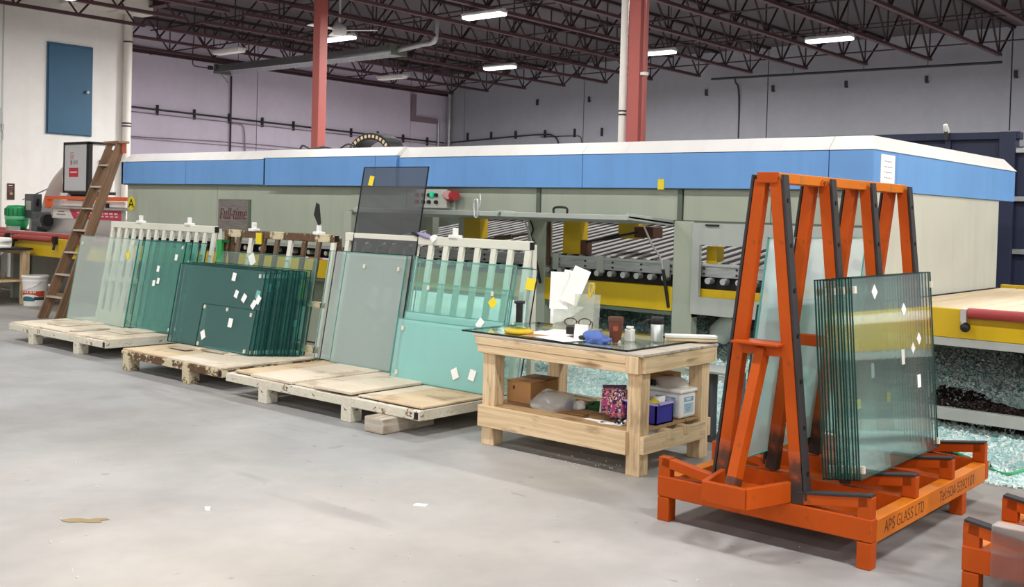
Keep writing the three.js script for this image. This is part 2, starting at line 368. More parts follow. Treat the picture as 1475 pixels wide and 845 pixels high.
{ // infrared tube heater
  const z = -15.85, y = 5.0, t = thing('tube_heater', 'long grey tube heater with reflector hung left of the red column', 'heater', [-20, y, z]);
  const s = new THREE.Shape(); s.moveTo(-.26, -.1); s.lineTo(-.12, .1); s.lineTo(.12, .1); s.lineTo(.26, -.1); s.lineTo(.25, -.1); s.lineTo(.115, .09); s.lineTo(-.115, .09); s.lineTo(-.25, -.1);
  raw(t, 'reflector', new THREE.ExtrudeGeometry(s, { depth: 6.4, bevelEnabled: false }).rotateY(Math.PI / 2).translate(-3.25, 0, 0), M.galv);
  raw(t, 'burner_tube', rod([-3.2, -.01, 0], [3.1, -.01, 0], .05, 14), M.galv);
  raw(t, 'end_cap', bx(-3.3, -3.22, -.12, .11, -.24, .24), M.sageDark); raw(t, 'end_cap', bx(3.14, 3.2, -.12, .11, -.24, .24), M.sageDark);
  raw(t, 'flue_pipe', tube([[3.2, 0, 0], [3.9, .06, 0], [4.25, .1, 0], [4.3, .3, 0], [4.3, .9, 0]], .06), M.galv);
  for (const q of [-2.6, -.8, 1, 2.7]) raw(t, 'hanger', rod([q, .08, 0], [q, .96, 0], .008, 6), M.darkPipe);
}
// ---------------------------------------------------------------- columns
{
  const c = thing('steel_column', 'square red steel column rising behind the blue machine, left of the fan', 'column', [-14.71, 0, -12]);
  part(c, 'post', bx(-14.80, -14.62, 0, 5.6, -12.09, -11.91, .012), M.column);
  part(c, 'base_plate', bx(-15, -14.42, 0, .03, -12.3, -11.7), M.column);
  const d = thing('steel_column', 'red wide flange steel column with a white pipe strapped to it', 'column', [-8.07, 0, -12]);
  part(d, 'flange', bx(-8.165, -7.985, 0, 5.6, -11.915, -11.90), M.column); part(d, 'flange', bx(-8.165, -7.985, 0, 5.6, -12.10, -12.085), M.column);
  part(d, 'web', bx(-8.08, -8.07, 0, 5.6, -12.085, -11.915), M.column);
  part(d, 'side_plate', bx(-7.995, -7.985, 0, 5.6, -12.085, -11.915), M.column);
  part(d, 'base_plate', bx(-8.35, -7.8, 0, .03, -12.3, -11.7), M.column);
  const e = part(d, 'conduit', rod([-7.955, 0, -11.96], [-7.955, 5.5, -11.96], .016, 8), M.column);
  part(d, 'junction_clip', bx(-7.98, -7.90, 3.46, 3.5, -12.0, -11.92), M.pipeWhite);
  const p = thing('white_pipe', 'white vertical drain pipe strapped to the left of the red column', 'pipe', [-8.235, 0, -11.9]);
  part(p, 'pipe_run', rod([-8.235, 0, -11.9], [-8.235, 5.9, -11.9], .05, 18), M.pipeWhite);
  for (const y of [2.93, 2.98]) part(p, 'strap', rod([-8.235, y, -11.9], [-8.235, y + .022, -11.9], .056, 18), M.darkPipe);
}
{ // downpipe at the end of the white wall, beam over it
  const p = thing('drain_pipe', 'white drain pipe on the end of the bright white wall', 'pipe', [XW + .1, 0, -11.62]);
  part(p, 'pipe_run', rod([XW + .1, 0, -11.62], [XW + .1, 5.45, -11.62], .085, 20), M.pipeWhite);
  for (const y of [3.13, 3.19, 4.86]) part(p, 'strap', rod([XW + .1, y, -11.62], [XW + .1, y + .03, -11.62], .092, 20), M.darkPipe);
  const d = thing('duct', 'white sheet metal duct at the top of the white wall', 'duct', [XW + .2, 5.5, -11]);
  part(d, 'duct_run', bx(XW, XW + .4, 5.44, 5.75, -12.0, -10.2, .01), M.pipeWhite);
  part(d, 'duct_flange', bx(XW - .01, XW + .43, 5.41, 5.78, -11.25, -11.2), M.pipeWhite);
}
// ---------------------------------------------------------------- pipes on the far walls
{
  const x = XL + .06;
  const t = thing('wall_conduit', 'black double conduit with clips running along the purple wall', 'pipe', [XL, 3.8, -18]);
  part(t, 'conduit', rod([x, 3.95, -11.8], [x, 3.76, -24.9], .022, 8), M.darkPipe); part(t, 'conduit', rod([x, 3.83, -11.8], [x, 3.68, -24.9], .013, 8), M.pinkPipe);
  for (let k = 0; k < 10; k++) { const z = -14.6 - k * 1.06, y = 3.95 - (-11.8 - z) * .0145; part(t, 'clip', bx(XL, XL + .09, y - .14, y + .12, z - .015, z + .015), M.darkPipe); }
  const v = thing('standpipe', 'dark vertical pipe on the purple wall below the heater end', 'pipe', [XL, 3, -16.75]);
  part(v, 'pipe_run', rod([x, 0, -16.77], [x, 5.0, -16.75], .024, 8), M.darkPipe);
  part(v, 'branch_pipe', tube([[x, 3.75, -16.8], [x, 3.75, -17.0], [x, 3.7, -17.15], [x, 3.5, -17.2], [x, 0, -17.2]], .018), M.pinkPipe);
  const w = thing('wire_run', 'thin cables sagging along the foot of the purple wall', 'cable', [XL, 3.2, -16]);
  part(w, 'wire', tube([[x, 3.22, -11.8], [x, 3.2, -14], [x, 3.24, -16.5], [x, 3.2, -19.5], [x, 3.0, -22]], .010, 60), M.pinkPipe);
  part(w, 'wire', tube([[x, 3.2, -11.8], [x, 3.16, -14], [x, 3.15, -17], [x, 3.1, -20]], .008, 60), M.pinkPipe);
  const h = thing('gas_line', 'thin dark gas line bracket under the joists on the purple wall', 'pipe', [XL, 5.1, -15.5]);
  part(h, 'pipe_run', tube([[x + .3, 5.9, -15.4], [x + .3, 5.1, -15.4], [x + .3, 5.08, -15.5], [x + .3, 5.08, -16.2]], .014), M.darkPipe);
  part(h, 'valve', bx(x + .25, x + .35, 5.04, 5.14, -15.95, -15.85), M.darkPipe);
  part(h, 'flexible_hose', tube([[x + .3, 5.08, -16.2], [x + .3, 4.95, -16.25], [x + .25, 4.85, -16.4], [x + .2, 4.78, -16.5]], .008), M.darkPipe);
  const g = thing('corner_pipe', 'pale grey pipes dropping in the far corner of the hall', 'pipe', [XL, 3, -24.7]);
  part(g, 'pipe_run', rod([x + .25, 0, -24.85], [x + .25, 5.6, -24.85], .06, 14), M.galv); part(g, 'pipe_run', rod([x + .02, 0, -24.6], [x + .02, 4.4, -24.6], .045, 12), M.galv);
  part(g, 'coupling', rod([x + .25, 4.2, -24.85], [x + .25, 4.5, -24.85], .075, 14), M.galv);
  const du = thing('wall_duct', 'shadow grey elbow duct on the purple wall near the corner', 'duct', [XL, 4.7, -24]);
  part(du, 'duct_run', bx(XL, XL + .09, 4.35, 5.2, -23.58, -23.42), M.pinkPipe); part(du, 'duct_run', bx(XL, XL + .09, 4.35, 4.5, -24.55, -23.58), M.pinkPipe);
  const z = ZB + .06;
  const b = thing('wall_conduit', 'black conduit with clips along the grey rear wall', 'pipe', [-21, 3.9, ZB]);
  part(b, 'conduit', tube([[XL + .1, 3.76, z], [-22.5, 3.84, z], [-20.2, 3.93, z], [-19.75, 3.9, z], [-19.55, 3.75, z], [-19.5, 3.5, z], [-19.5, 0, z]], .022, 80), M.darkPipe);
  part(b, 'conduit', tube([[-20.2, 3.86, z], [-18.9, 3.86, z], [-18.72, 3.84, z], [-18.66, 3.7, z], [-18.66, 0, z]], .012, 60), M.darkPipe);
  for (const xx of [-23.2, -22.2, -21.2, -20.05, -18.94, -17.96]) part(b, 'clip', bx(xx - .018, xx + .018, 3.83, 4.07, ZB, ZB + .08), M.darkPipe);
  const s = thing('sprinkler_pipe', 'thin dark pipe running level high on the grey rear wall', 'pipe', [-10, 5.2, -24.7]);
  part(s, 'pipe_run', rod([-14.3, 5.21, -24.7], [-7.1, 5.15, -24.7], .03, 10), M.darkPipe);
  part(s, 'drop_pipe', tube([[-13.62, 5.2, -24.7], [-13.62, 5.1, -24.75], [-13.62, 5.0, -24.9], [-13.62, 0, -24.93]], .024), M.darkPipe);
  for (const xx of [-12, -10.2, -8.7]) part(s, 'hanger', rod([xx, 5.2, -24.7], [xx, 5.36, -24.7], .008, 6), M.darkPipe);
  for (let k = 0; k < 8; k++) { // embedded lifting hooks
    const xx = -20.4 + k * 1.93, words = `${['first', 'second', 'third', 'fourth', 'fifth', 'sixth', 'seventh', 'eighth'][k]} small dark lifting bracket from the far corner along the rear wall`;
    const m = solo('wall_bracket', merge([bx(-.035, .035, -.07, .07, -.0, .03), bx(-.02, .05, -.1, -.05, 0, .05)]), M.darkPipe, words, 'bracket', [xx, 4.92, ZB], 'lifting brackets along the rear wall');
  }
}
{ // navy steel container behind the machine
  const t = thing('steel_container', 'dark navy steel container standing behind the right end of the machine', 'container', [-2.2, 0, -13.6]);
  part(t, 'side_panel', bx(-8, -3.7, .05, 2.6, -13.06, -13.02), M.navy);
  part(t, 'body', bx(-8, -1.1, .02, 2.5, -15.2, -13.06), M.navy);
  part(t, 'top_rail', bx(-8, -3.5, 2.58, 2.67, -13.1, -12.95, .01), M.navy);
  part(t, 'corner_post', bx(-3.72, -3.54, 0, 2.67, -13.1, -12.93, .01), M.navy);
  for (const x of [-4.3, -4.95, -5.6]) part(t, 'rib', bx(x - .03, x + .03, .1, 2.58, -13.02, -12.97), M.navy);
  part(t, 'end_panel', bx(-3.54, -1.1, .1, 2.45, -13.1, -13.02), M.navy);
  for (const y of [1.3, 1.9, 2.45]) part(t, 'end_rail', bx(-3.54, -1.1, y - .03, y + .03, -13.02, -12.94, .008), M.galv);
  part(t, 'rib', bx(-3.2, -3.12, .1, 2.45, -13.02, -12.96), M.navy);
  const k = thing('spotlight', 'little white spotlight clipped to the navy container rim', 'lamp', [-4.3, 2.7, -12.9]);
  raw(k, 'lamp_head', lathe([[0, 0], [.035, 0], [.025, .1], [0, .11]], 0, -.03, 0, 16).rotateX(.7), M.plasticWhite); raw(k, 'clip', bx(-.02, .02, -.12, 0, -.03, .02), M.darkPipe);
}

// ================================================================ the tempering machine
const font = await new FontLoader().loadAsync('fonts/droid/droid_serif_regular.typeface.json');
const fontSans = await new FontLoader().loadAsync('fonts/droid/droid_sans_regular.typeface.json');
const ZM = -7.7;
{
  const t = thing('tempering_machine', 'long glass tempering machine with blue hood, white cap and sage green panels', 'machine', [-8.3, 0, -9.4]);
  // blue hood, panel by panel
  const hood = (x0, x1, z, top) => part(t, 'hood_panel', bx(x0 + .003, x1 - .003, 1.83, top, z - .05, z, .004), M.blue);
  hood(-13.56, -12.0, -7.66, 2.135); hood(-12.0, -10.3, -7.66, 2.135);
  hood(-10.3, -8.38, -7.60, 2.145); hood(-8.38, -8.06, -7.60, 2.145);
  hood(-8.06, -5.7, -7.64, 2.125); hood(-5.7, -3.4, -7.64, 2.125); hood(-3.4, -3.056, -7.64, 2.125);
  part(t, 'hood_side', bx(-10.3, -10.27, 1.83, 2.145, -7.9, -7.6), M.blue);
  part(t, 'hood_side', bx(-3.10, -3.056, 1.83, 2.127, -8.1, -7.652, .004), M.blue); part(t, 'hood_side', bx(-3.10, -3.056, 1.83, 2.127, -11.2, -8.105, .004), M.blue);
  part(t, 'hood_side', bx(-13.56, -13.52, 1.83, 2.135, -11.2, -7.66), M.blue);
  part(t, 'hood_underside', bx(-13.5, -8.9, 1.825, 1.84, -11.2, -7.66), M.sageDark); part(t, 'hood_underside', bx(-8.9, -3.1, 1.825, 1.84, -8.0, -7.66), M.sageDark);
  const cap = (x0, x1, zf, y0, y1, l, r) => { const P = [], zb = -11.22; for (const [x, y, z] of [[x0, y0, zf], [x1, y0, zf], [x0, y0, zb], [x1, y0, zb], [x0 + l, y1, zf - .11], [x1 - r, y1, zf - .11], [x0 + l, y1, zb + .24], [x1 - r, y1, zb + .24]]) P.push(new THREE.Vector3(x, y, z)); return part(t, 'hood_cap', muv(new ConvexGeometry(P)), M.cap); };
  cap(-13.58, -10.3, -7.65, 2.137, 2.245, .12, 0); cap(-10.298, -8.905, -7.59, 2.147, 2.243, 0, 0); part(t, 'hood_cap', muv(new ConvexGeometry([[-8.9, 2.147, -7.59], [-8.05, 2.147, -7.59], [-8.9, 2.147, -8.0], [-8.05, 2.147, -8.0], [-8.9, 2.243, -7.7], [-8.05, 2.243, -7.7], [-8.9, 2.243, -8.0], [-8.05, 2.243, -8.0]].map(p => new THREE.Vector3(...p)))), M.cap);
  // the right module is opened in the middle, out of view, to light the rollers, so its cap is a front strip, a rear strip and the end
  const strip = (x0, x1, r, zf, zb) => { const P = []; for (const [x, y, z] of [[x0, 2.127, zf], [x1, 2.127, zf], [x0, 2.127, zb], [x1, 2.127, zb], [x0, 2.235, zf - .11], [x1 - r, 2.235, zf - .11], [x0, 2.235, zb + (zb < -11 ? .24 : 0)], [x1 - r, 2.235, zb + (zb < -11 ? .24 : 0)]]) P.push(new THREE.Vector3(x, y, z)); part(t, 'hood_cap', muv(new ConvexGeometry(P)), M.cap); };
  strip(-8.048, -5.702, 0, -7.63, -8.0); strip(-5.698, -3.402, 0, -7.63, -8.0); strip(-3.398, -3.046, .06, -7.63, -11.22); part(t, 'hood_cap', bx(-8.898, -3.402, 2.127, 2.235, -11.2, -9.5), M.cap);
  // fixed panels below the hood
  for (const [a, b] of [[-13.52, -11.4], [-11.4, -8.9]]) part(t, 'front_panel', bx(a + .003, b - .003, 1.16, 1.825, -7.76, -7.73, .004), M.sage);
  for (const [a, b] of [[-8.9, -8.02], [-8.02, -6.27], [-6.23, -4.75], [-4.70, -3.9], [-3.9, -3.06]]) part(t, 'front_panel', bx(a + .003, b - .003, 1.565, 1.825, -7.75, -7.72, .004), M.sage);
  part(t, 'panel_strip', bx(-13.5, -8.9, 1.13, 1.16, -7.74, -7.70), M.galv);
  for (const x of [-6.25, -4.725]) part(t, 'seam_strip', bx(x - .022, x + .022, 1.55, 1.825, -7.745, -7.705), M.sageDark);
  part(t, 'head_rail', bx(-8.9, -3.06, 1.535, 1.565, -7.76, -7.71), M.sageDark);
  // front posts
  for (const [a, b] of [[-6.36, -6.14], [-4.77, -4.58], [-8.98, -8.85]]) part(t, 'front_post', bx(a, b, 0, 1.56, -7.80, -7.70, .006), M.sage);
  part(t, 'front_post', bx(-3.2, -3.06, 0, .8, -7.85, -7.72, .006), M.sage);
  // cabinet with its window
  part(t, 'cabinet_panel', merge([bx(-4.58, -3.06, 1.37, 1.55, -7.72, -7.68), bx(-4.58, -3.06, .796, .94, -7.72, -7.68), bx(-4.58, -4.51, .94, 1.37, -7.72, -7.68), bx(-3.88, -3.06, .94, 1.37, -7.72, -7.68)]), M.greyPaint);
  part(t, 'panel_latch', bx(-4.45, -4.33, 1.525, 1.54, -7.69, -7.66), M.black);
  part(t, 'side_panel', bx(-3.10, -3.075, 1.0, 1.828, -10.77, -7.74, .004), M.cream);
  part(t, 'side_sill', bx(-3.12, -3.06, .955, 1.0, -10.8, -7.8), M.dark);
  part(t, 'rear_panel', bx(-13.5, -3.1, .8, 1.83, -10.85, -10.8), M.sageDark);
  part(t, 'end_panel', bx(-13.52, -13.49, .0, 1.83, -10.8, -7.75), M.sage);
  part(t, 'skirt_panel', bx(-13.5, -8.98, .02, .74, -8.05, -8.0), M.sage);
  part(t, 'bed_divider', bx(-8.96, -8.9, .8, 1.83, -10.8, -7.8), M.sageDark);
  // bed of rollers, alternate ones painted as gap shade, rising a little towards the back
  const roll = new THREE.CylinderGeometry(.033, .033, 2.95, 14).rotateX(Math.PI / 2), tilt = Math.atan(.145);
  const hub = new THREE.CylinderGeometry(.026, .03, .07, 12).rotateX(Math.PI / 2);
  for (let k = 0; k < 81; k++) {
    const x = -8.78 + k * .07; if (x > -3.2) break;
    const m = raw(t, 'roller', roll, k % 2 ? M.rollerGapShade : M.roller); m.position.set(x + 8.3, 1.19 + 1.475 * .145, -7.83 - 1.475 + 9.4); m.rotation.x = tilt;
    if (k % 2) continue; const e = raw(t, 'roller_hub', hub, M.steel); e.position.set(x + 8.3, 1.075, -7.74 + 9.4);
  }
  part(t, 'hub_shade_plate', bx(-8.85, -3.2, .9, 1.16, -7.83, -7.81), M.dark); part(t, 'bed_pan', bar([-6, .98, -7.9], [-6, 1.40, -10.75], 5.6, .02, [0, 1, 0]), M.black);  // dark plate put in for the shade behind the hubs
  for (const [a, b] of [[-8.84, -6.38], [-6.12, -4.79], [-4.6, -3.2]]) {
    part(t, 'bearing_rail', bx(a, b, 1.105, 1.20, -7.79, -7.755, .004), M.galv);
    part(t, 'bearing_lip', bx(a, b, 1.195, 1.215, -7.81, -7.74), M.greyPaint);
    const n = Math.floor((b - a) / .32), bolts = [];
    for (let k = 0; k <= n; k++) { const x = a + .1 + k * .3; if (x < b) for (const y of [1.13, 1.175]) bolts.push(rod([x, y, -7.757], [x, y, -7.745], .009, 8)); }
    tag(part(t, 'bolts', merge(bolts), M.dark), null, null, null, 'stuff');
  }
  for (const x of [-5.55, -4.86, -6.05, -7.9]) part(t, 'bearing_bracket', bx(x - .035, x + .035, 1.08, 1.23, -7.77, -7.735, .004), M.greyPaint);
  // yellow beam and what lies under it
  for (const [a, b] of [[-13.5, -8.98], [-8.85, -6.36], [-6.14, -4.77], [-4.58, -3.06]]) part(t, 'yellow_beam', bx(a, b, .80, 1.005, -7.78, a < -4.6 ? -7.70 : -7.74, .006), M.yellow);
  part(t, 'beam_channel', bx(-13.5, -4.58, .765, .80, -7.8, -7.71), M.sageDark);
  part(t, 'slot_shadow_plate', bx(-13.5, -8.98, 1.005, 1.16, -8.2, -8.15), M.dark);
  for (let k = 0; k < 14; k++) { const e = raw(t, 'roller_hub', hub, M.steel); e.position.set(-13.2 + k * .3 + 8.3, 1.08, -7.76 + 9.4); }
  // yellow guide blocks among the rollers
  for (const [x0, x1, y0, y1, z] of [[-7.30, -7.08, 1.27, 1.53, -7.83], [-6.52, -6.38, 1.29, 1.53, -7.95], [-6.05, -5.85, 1.225, 1.53, -7.84], [-5.58, -5.36, 1.385, 1.53, -8.05], [-4.53, -4.43, 1.21, 1.36, -7.83]]) part(t, 'guide_block', bx(x0, x1, y0, y1, z - .12, z, .006), M.yellow);
  part(t, 'chain_box', bx(-5.36, -5.16, 1.40, 1.50, -8.15, -7.98, .01), M.rust); part(t, 'chain_box', bx(-5.85, -5.79, 1.22, 1.36, -7.95, -7.85, .01), M.rust);
  part(t, 'actuator_rod', merge([rod([-5.8, 1.34, -7.86], [-5.28, 1.46, -8.0], .012, 8), bar([-5.62, 1.375, -7.9], [-5.48, 1.41, -7.94], .035, .04)]), M.dark);
  part(t, 'actuator_rod', merge([rod([-7.05, 1.31, -7.84], [-6.5, 1.40, -7.95], .014, 8), bar([-6.9, 1.33, -7.86], [-6.72, 1.36, -7.9], .045, .05)]), M.brownSteel);
  for (const [x, y0] of [[-8.5, 1.24], [-8.0, 1.24], [-6.9, 1.3]]) part(t, 'rear_upright', bx(x, x + .1, y0, 1.56, -8.6, -8.5), M.sage);
  // raised doors with struts
  const door = (x0, x1, label) => {
    const d = subgroup(t, 'raised_door'); d.userData.label = label;
    const p0 = [0, 1.535, -7.71], p1 = [0, 1.585, -7.02];
    part(d, 'door_leaf', bar([(x0 + x1) / 2, 1.535, -7.71], [(x0 + x1) / 2, 1.583, -7.02], x1 - x0, .022, [0, 1, 0], .004), M.greyPaint);
    part(d, 'door_edge', bx(x0, x1, 1.555, 1.597, -7.03, -7.005, .006), M.greyPaint);
    part(d, 'door_edge', bar([x1 - .012, 1.541, -7.70], [x1 - .012, 1.586, -7.03], .024, .05, [0, 1, 0], .004), M.greyPaint);
    part(d, 'door_edge', bar([x0 + .012, 1.541, -7.70], [x0 + .012, 1.586, -7.03], .024, .05, [0, 1, 0], .004), M.greyPaint);
    return d;
  };
  const d1 = door(-6.10, -4.775), d2 = door(-8.02, -6.14);
  part(d1, 'door_handle', tube([[-5.53, 1.59, -7.03], [-5.53, 1.635, -7.03], [-5.51, 1.645, -7.03], [-5.41, 1.645, -7.03], [-5.39, 1.635, -7.03], [-5.39, 1.59, -7.03]], .010, 40, 8), M.black);
  part(d2, 'latch', merge([tube([[-6.40, 1.55, -7.0], [-6.405, 1.68, -7.0], [-6.375, 1.70, -7.0], [-6.36, 1.60, -7.0], [-6.37, 1.54, -7.0], [-6.40, 1.55, -7.0]], .009), tube([[-6.37, 1.59, -7.0], [-6.335, 1.66, -7.0], [-6.34, 1.75, -7.0]], .007)]), M.steel);
  for (const [a, b] of [[[-4.84, 1.15, -7.66], [-4.80, .83, -7.70]], [[-6.19, 1.17, -7.62], [-6.16, .95, -7.66]], [[-6.36, 1.15, -7.66], [-6.30, 1.02, -7.66]]]) part(t, 'gas_strut', rod(a, b, .014, 10), M.black);
  part(t, 'gas_strut_rod', tube([[-4.95, 1.53, -7.5], [-4.9, 1.35, -7.58], [-4.86, 1.25, -7.64], [-4.84, 1.15, -7.66]], .008), M.steel);
  part(t, 'gas_strut_rod', tube([[-6.24, 1.53, -7.5], [-6.22, 1.36, -7.58], [-6.19, 1.17, -7.62]], .008), M.steel);
  part(t, 'guide_chain', rod([-6.12, 1.54, -7.72], [-6.12, 1.12, -7.72], .018, 8), M.rust);
  part(t, 'cable', tube([[-6.33, 1.53, -7.69], [-6.28, 1.44, -7.68], [-6.30, 1.38, -7.68], [-6.26, 1.30, -7.68], [-6.27, 1.1, -7.68]], .007), M.black);
  // lower frame over the broken glass
  part(t, 'lower_rail', bx(-6.9, -4.77, .22, .31, -7.76, -7.70, .005), M.greyPaint); part(t, 'lower_rail', bx(-4.58, 2.6, .22, .305, -7.76, -7.70, .005), M.greyPaint);
  for (const x of [-8.5, -6.7, -3.4]) part(t, 'rear_leg', bx(x, x + .12, 0, .8, -10.6, -10.48), M.sageDark);
  part(t, 'drain_pipe', rod([-4.45, .62, -7.95], [-4.25, .79, -7.9], .10, 20), M.greyPaint);
  // control box with buttons, red siren
  const cb = part(t, 'control_box', bx(-7.82, -7.38, 1.615, 1.805, -7.72, -7.66, .008), M.cream);
  const btn = (x, y, m, r = .019) => part(cb, 'button', rod([x, y, -7.66], [x, y, -7.635], r, 14), m);
  for (const x of [-7.79, -7.70, -7.62, -7.52]) { btn(x, 1.745, x < -7.75 ? M.red : M.dark); btn(x, 1.675, x < -7.75 ? M.red : M.dark); }
  M.greenLit = std({ color: 0x14c48a, emissive: 0x10c890, emissiveIntensity: .35 });
  btn(-7.575, 1.75, M.greenLit, .026);
  part(t, 'siren', rod([-7.37, 1.735, -7.69], [-7.23, 1.745, -7.62], .055, 20, .048), M.red); part(t, 'siren_lens', rod([-7.39, 1.745, -7.66], [-7.30, 1.75, -7.60], .042, 16), std({ color: 0xd9a0a0, roughness: .3 }));
  part(t, 'siren_bracket', rod([-7.31, 1.7, -7.7], [-7.31, 1.58, -7.7], .008, 8), M.greyPaint);
  // maker's plate with red script
  const plate = part(t, 'name_plate', bx(-11.355, -10.745, 1.27, 1.66, -7.73, -7.715, .004), std({ map: metalMap, color: 0x9d9590, metalness: .5, roughness: .5 }));
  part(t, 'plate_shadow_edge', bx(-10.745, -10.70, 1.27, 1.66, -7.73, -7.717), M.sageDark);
  const txt = new TextGeometry('Full-time', { font, size: .125, depth: .004, curveSegments: 4 }); txt.computeBoundingBox();
  const tw = txt.boundingBox.max.x; txt.applyMatrix4(new THREE.Matrix4().makeShear(0, 0, .3, 0, 0, 0)); txt.scale(.55 / tw, 1, 1).translate(-11.33, 1.42, -7.716);
  part(plate, 'lettering', txt, std({ color: 0x5e1618, roughness: .5 }));
  // notices
  const warn = part(t, 'warning_label', rod([-13.40, 1.57, -7.73], [-13.40, 1.57, -7.722], .10, 8), M.yellowPaper);
  for (const q of [[[-13.46, 1.52], [-13.40, 1.63]], [[-13.34, 1.52], [-13.40, 1.63]], [[-13.44, 1.555], [-13.36, 1.555]]]) part(warn, 'warning_mark', bar([...q[0], -7.72], [...q[1], -7.72], .018, .004, [0, 0, 1]), M.black);
  part(t, 'yellow_note', bx(-4.90, -4.84, 1.82, 1.905, -7.64, -7.632).rotateZ(0), M.yellowPaper, 'small yellow note stuck on the blue hood');
  const noteTex = canvasTex(128, 256, (c, w, h) => { c.fillStyle = '#f6f6f4'; c.fillRect(0, 0, w, h); c.fillStyle = '#445'; c.font = 'bold 22px sans-serif'; for (let k = 0; k < 4; k++) { const y = 52 + k * 48; for (let i = 0; i < 5; i++) c.fillRect(30 + i * 15 + (k % 2) * 4, y + (i * 7 % 5), 10, 7); } });
  const sheet = new THREE.PlaneGeometry(.27, .215).rotateY(Math.PI / 2).translate(-3.052, 1.99, -7.905);
  part(t, 'notice_sheet', bx(-3.056, -3.053, 1.885, 2.10, -8.045, -7.77), M.paper, 'white printed notice on the blue corner'); part(t, 'notice_print', sheet, std({ map: noteTex, roughness: .8 }));
  // wires on the hood
  part(t, 'hood_wires', merge([tube([[-10.4, 2.25, -8.2], [-10.35, 2.33, -8.2], [-10.2, 2.29, -8.2], [-9.9, 2.30, -8.2], [-9.7, 2.27, -8.2], [-9.5, 2.33, -8.2], [-9.3, 2.25, -8.2]], .012), tube([[-10.3, 2.25, -8.3], [-10.1, 2.32, -8.3], [-9.9, 2.27, -8.3]], .009)]), M.darkPipe);
  part(t, 'hood_cover', bx(-10.0, -9.6, 2.243, 2.29, -8.6, -8.25, .02), M.cap);
}
{ // energy chain looping over the hood
  const t = thing('cable_chain', 'black and cream cable chain arching above the machine hood', 'cable carrier', [-10.45, 2.24, -9.5]);
  const n = 17, r = .30;
  const links = [];
  for (let k = 0; k < n; k++) {
    const a = Math.PI * (k + .5) / n * 1.0, g = bx(-.038, .038, -.045, .045, -.13, .13, .008);
    const m = raw(t, 'chain_link', g, k % 1 ? M.tan : M.black); m.position.set(Math.cos(a) * .40, Math.sin(a) * r - .01, 0); m.rotation.z = a + Math.PI / 2;
    const d = raw(m, 'link_plate', bx(-.018, .018, -.02, .02, .13, .137), M.tan);
  }
  raw(t, 'chain_anchor', bx(-.5, -.32, -.02, .06, -.15, .15), M.dark); raw(t, 'chain_anchor', bx(.32, .5, -.02, .06, -.15, .15), M.dark);
}
{ // conveyor at the right end
  const t = thing('loading_conveyor', 'yellow framed conveyor table with tan slats and red roller, at the right', 'conveyor', [-1.6, 0, -9.3]);
  part(t, 'front_beam', bx(-3.05, 2.6, .80, 1.005, -7.78, -7.70, .006), M.yellow);
  part(t, 'front_channel', bx(-3.05, 2.6, .74, .80, -7.80, -7.705, .005), M.greyPaint);
  part(t, 'back_beam', bx(-3.05, 2.6, .9, 1.03, -10.9, -10.82, .006), M.yellow);
  for (let k = 0; k < 37; k++) part(t, 'slat', bx(-3.03 + k * .15, -2.895 + k * .15, .965, 1.0, -10.8, -7.79, .006), M.tan);
  const r = part(t, 'red_roller', rod([-2.36, .985, -7.665], [-1.55, .985, -7.665], .037, 20), M.redRoller);
  part(t, 'red_roller', rod([-1.95, 1.03, -8.6], [-1.6, 1.03, -8.6], .05, 20), M.redRoller);
  part(t, 'roller_bracket', merge([bx(-2.41, -2.37, .92, 1.01, -7.70, -7.65), rod([-2.39, .93, -7.66], [-2.39, .90, -7.64], .012, 8)]), M.steel);
  part(t, 'stop_ball', new THREE.SphereGeometry(.034, 18, 14).translate(-2.375, .885, -7.65), M.black);
  part(t, 'back_bracket', merge([bx(-2.7, -2.55, .9, 1.06, -10.8, -10.7), bx(-2.0, -1.9, .9, 1.06, -10.8, -10.7)]), M.black);
  for (const [x, z] of [[-2.2, -9.2], [.2, -7.95], [2.4, -7.95], [-2.2, -10.6], [2.4, -10.6]]) part(t, 'leg', bx(x - .04, x + .04, 0, .76, z - .05, z + .05), M.greyPaint);
  part(t, 'under_plate', bx(-3.05, 2.6, .9, .95, -10.8, -7.8), M.dark);
  part(t, 'air_fitting', merge([bx(-2.42, -2.36, .69, .76, -8.35, -8.3), bx(-2.25, -2.1, .70, .78, -8.4, -8.3)]), M.plasticWhite);
}
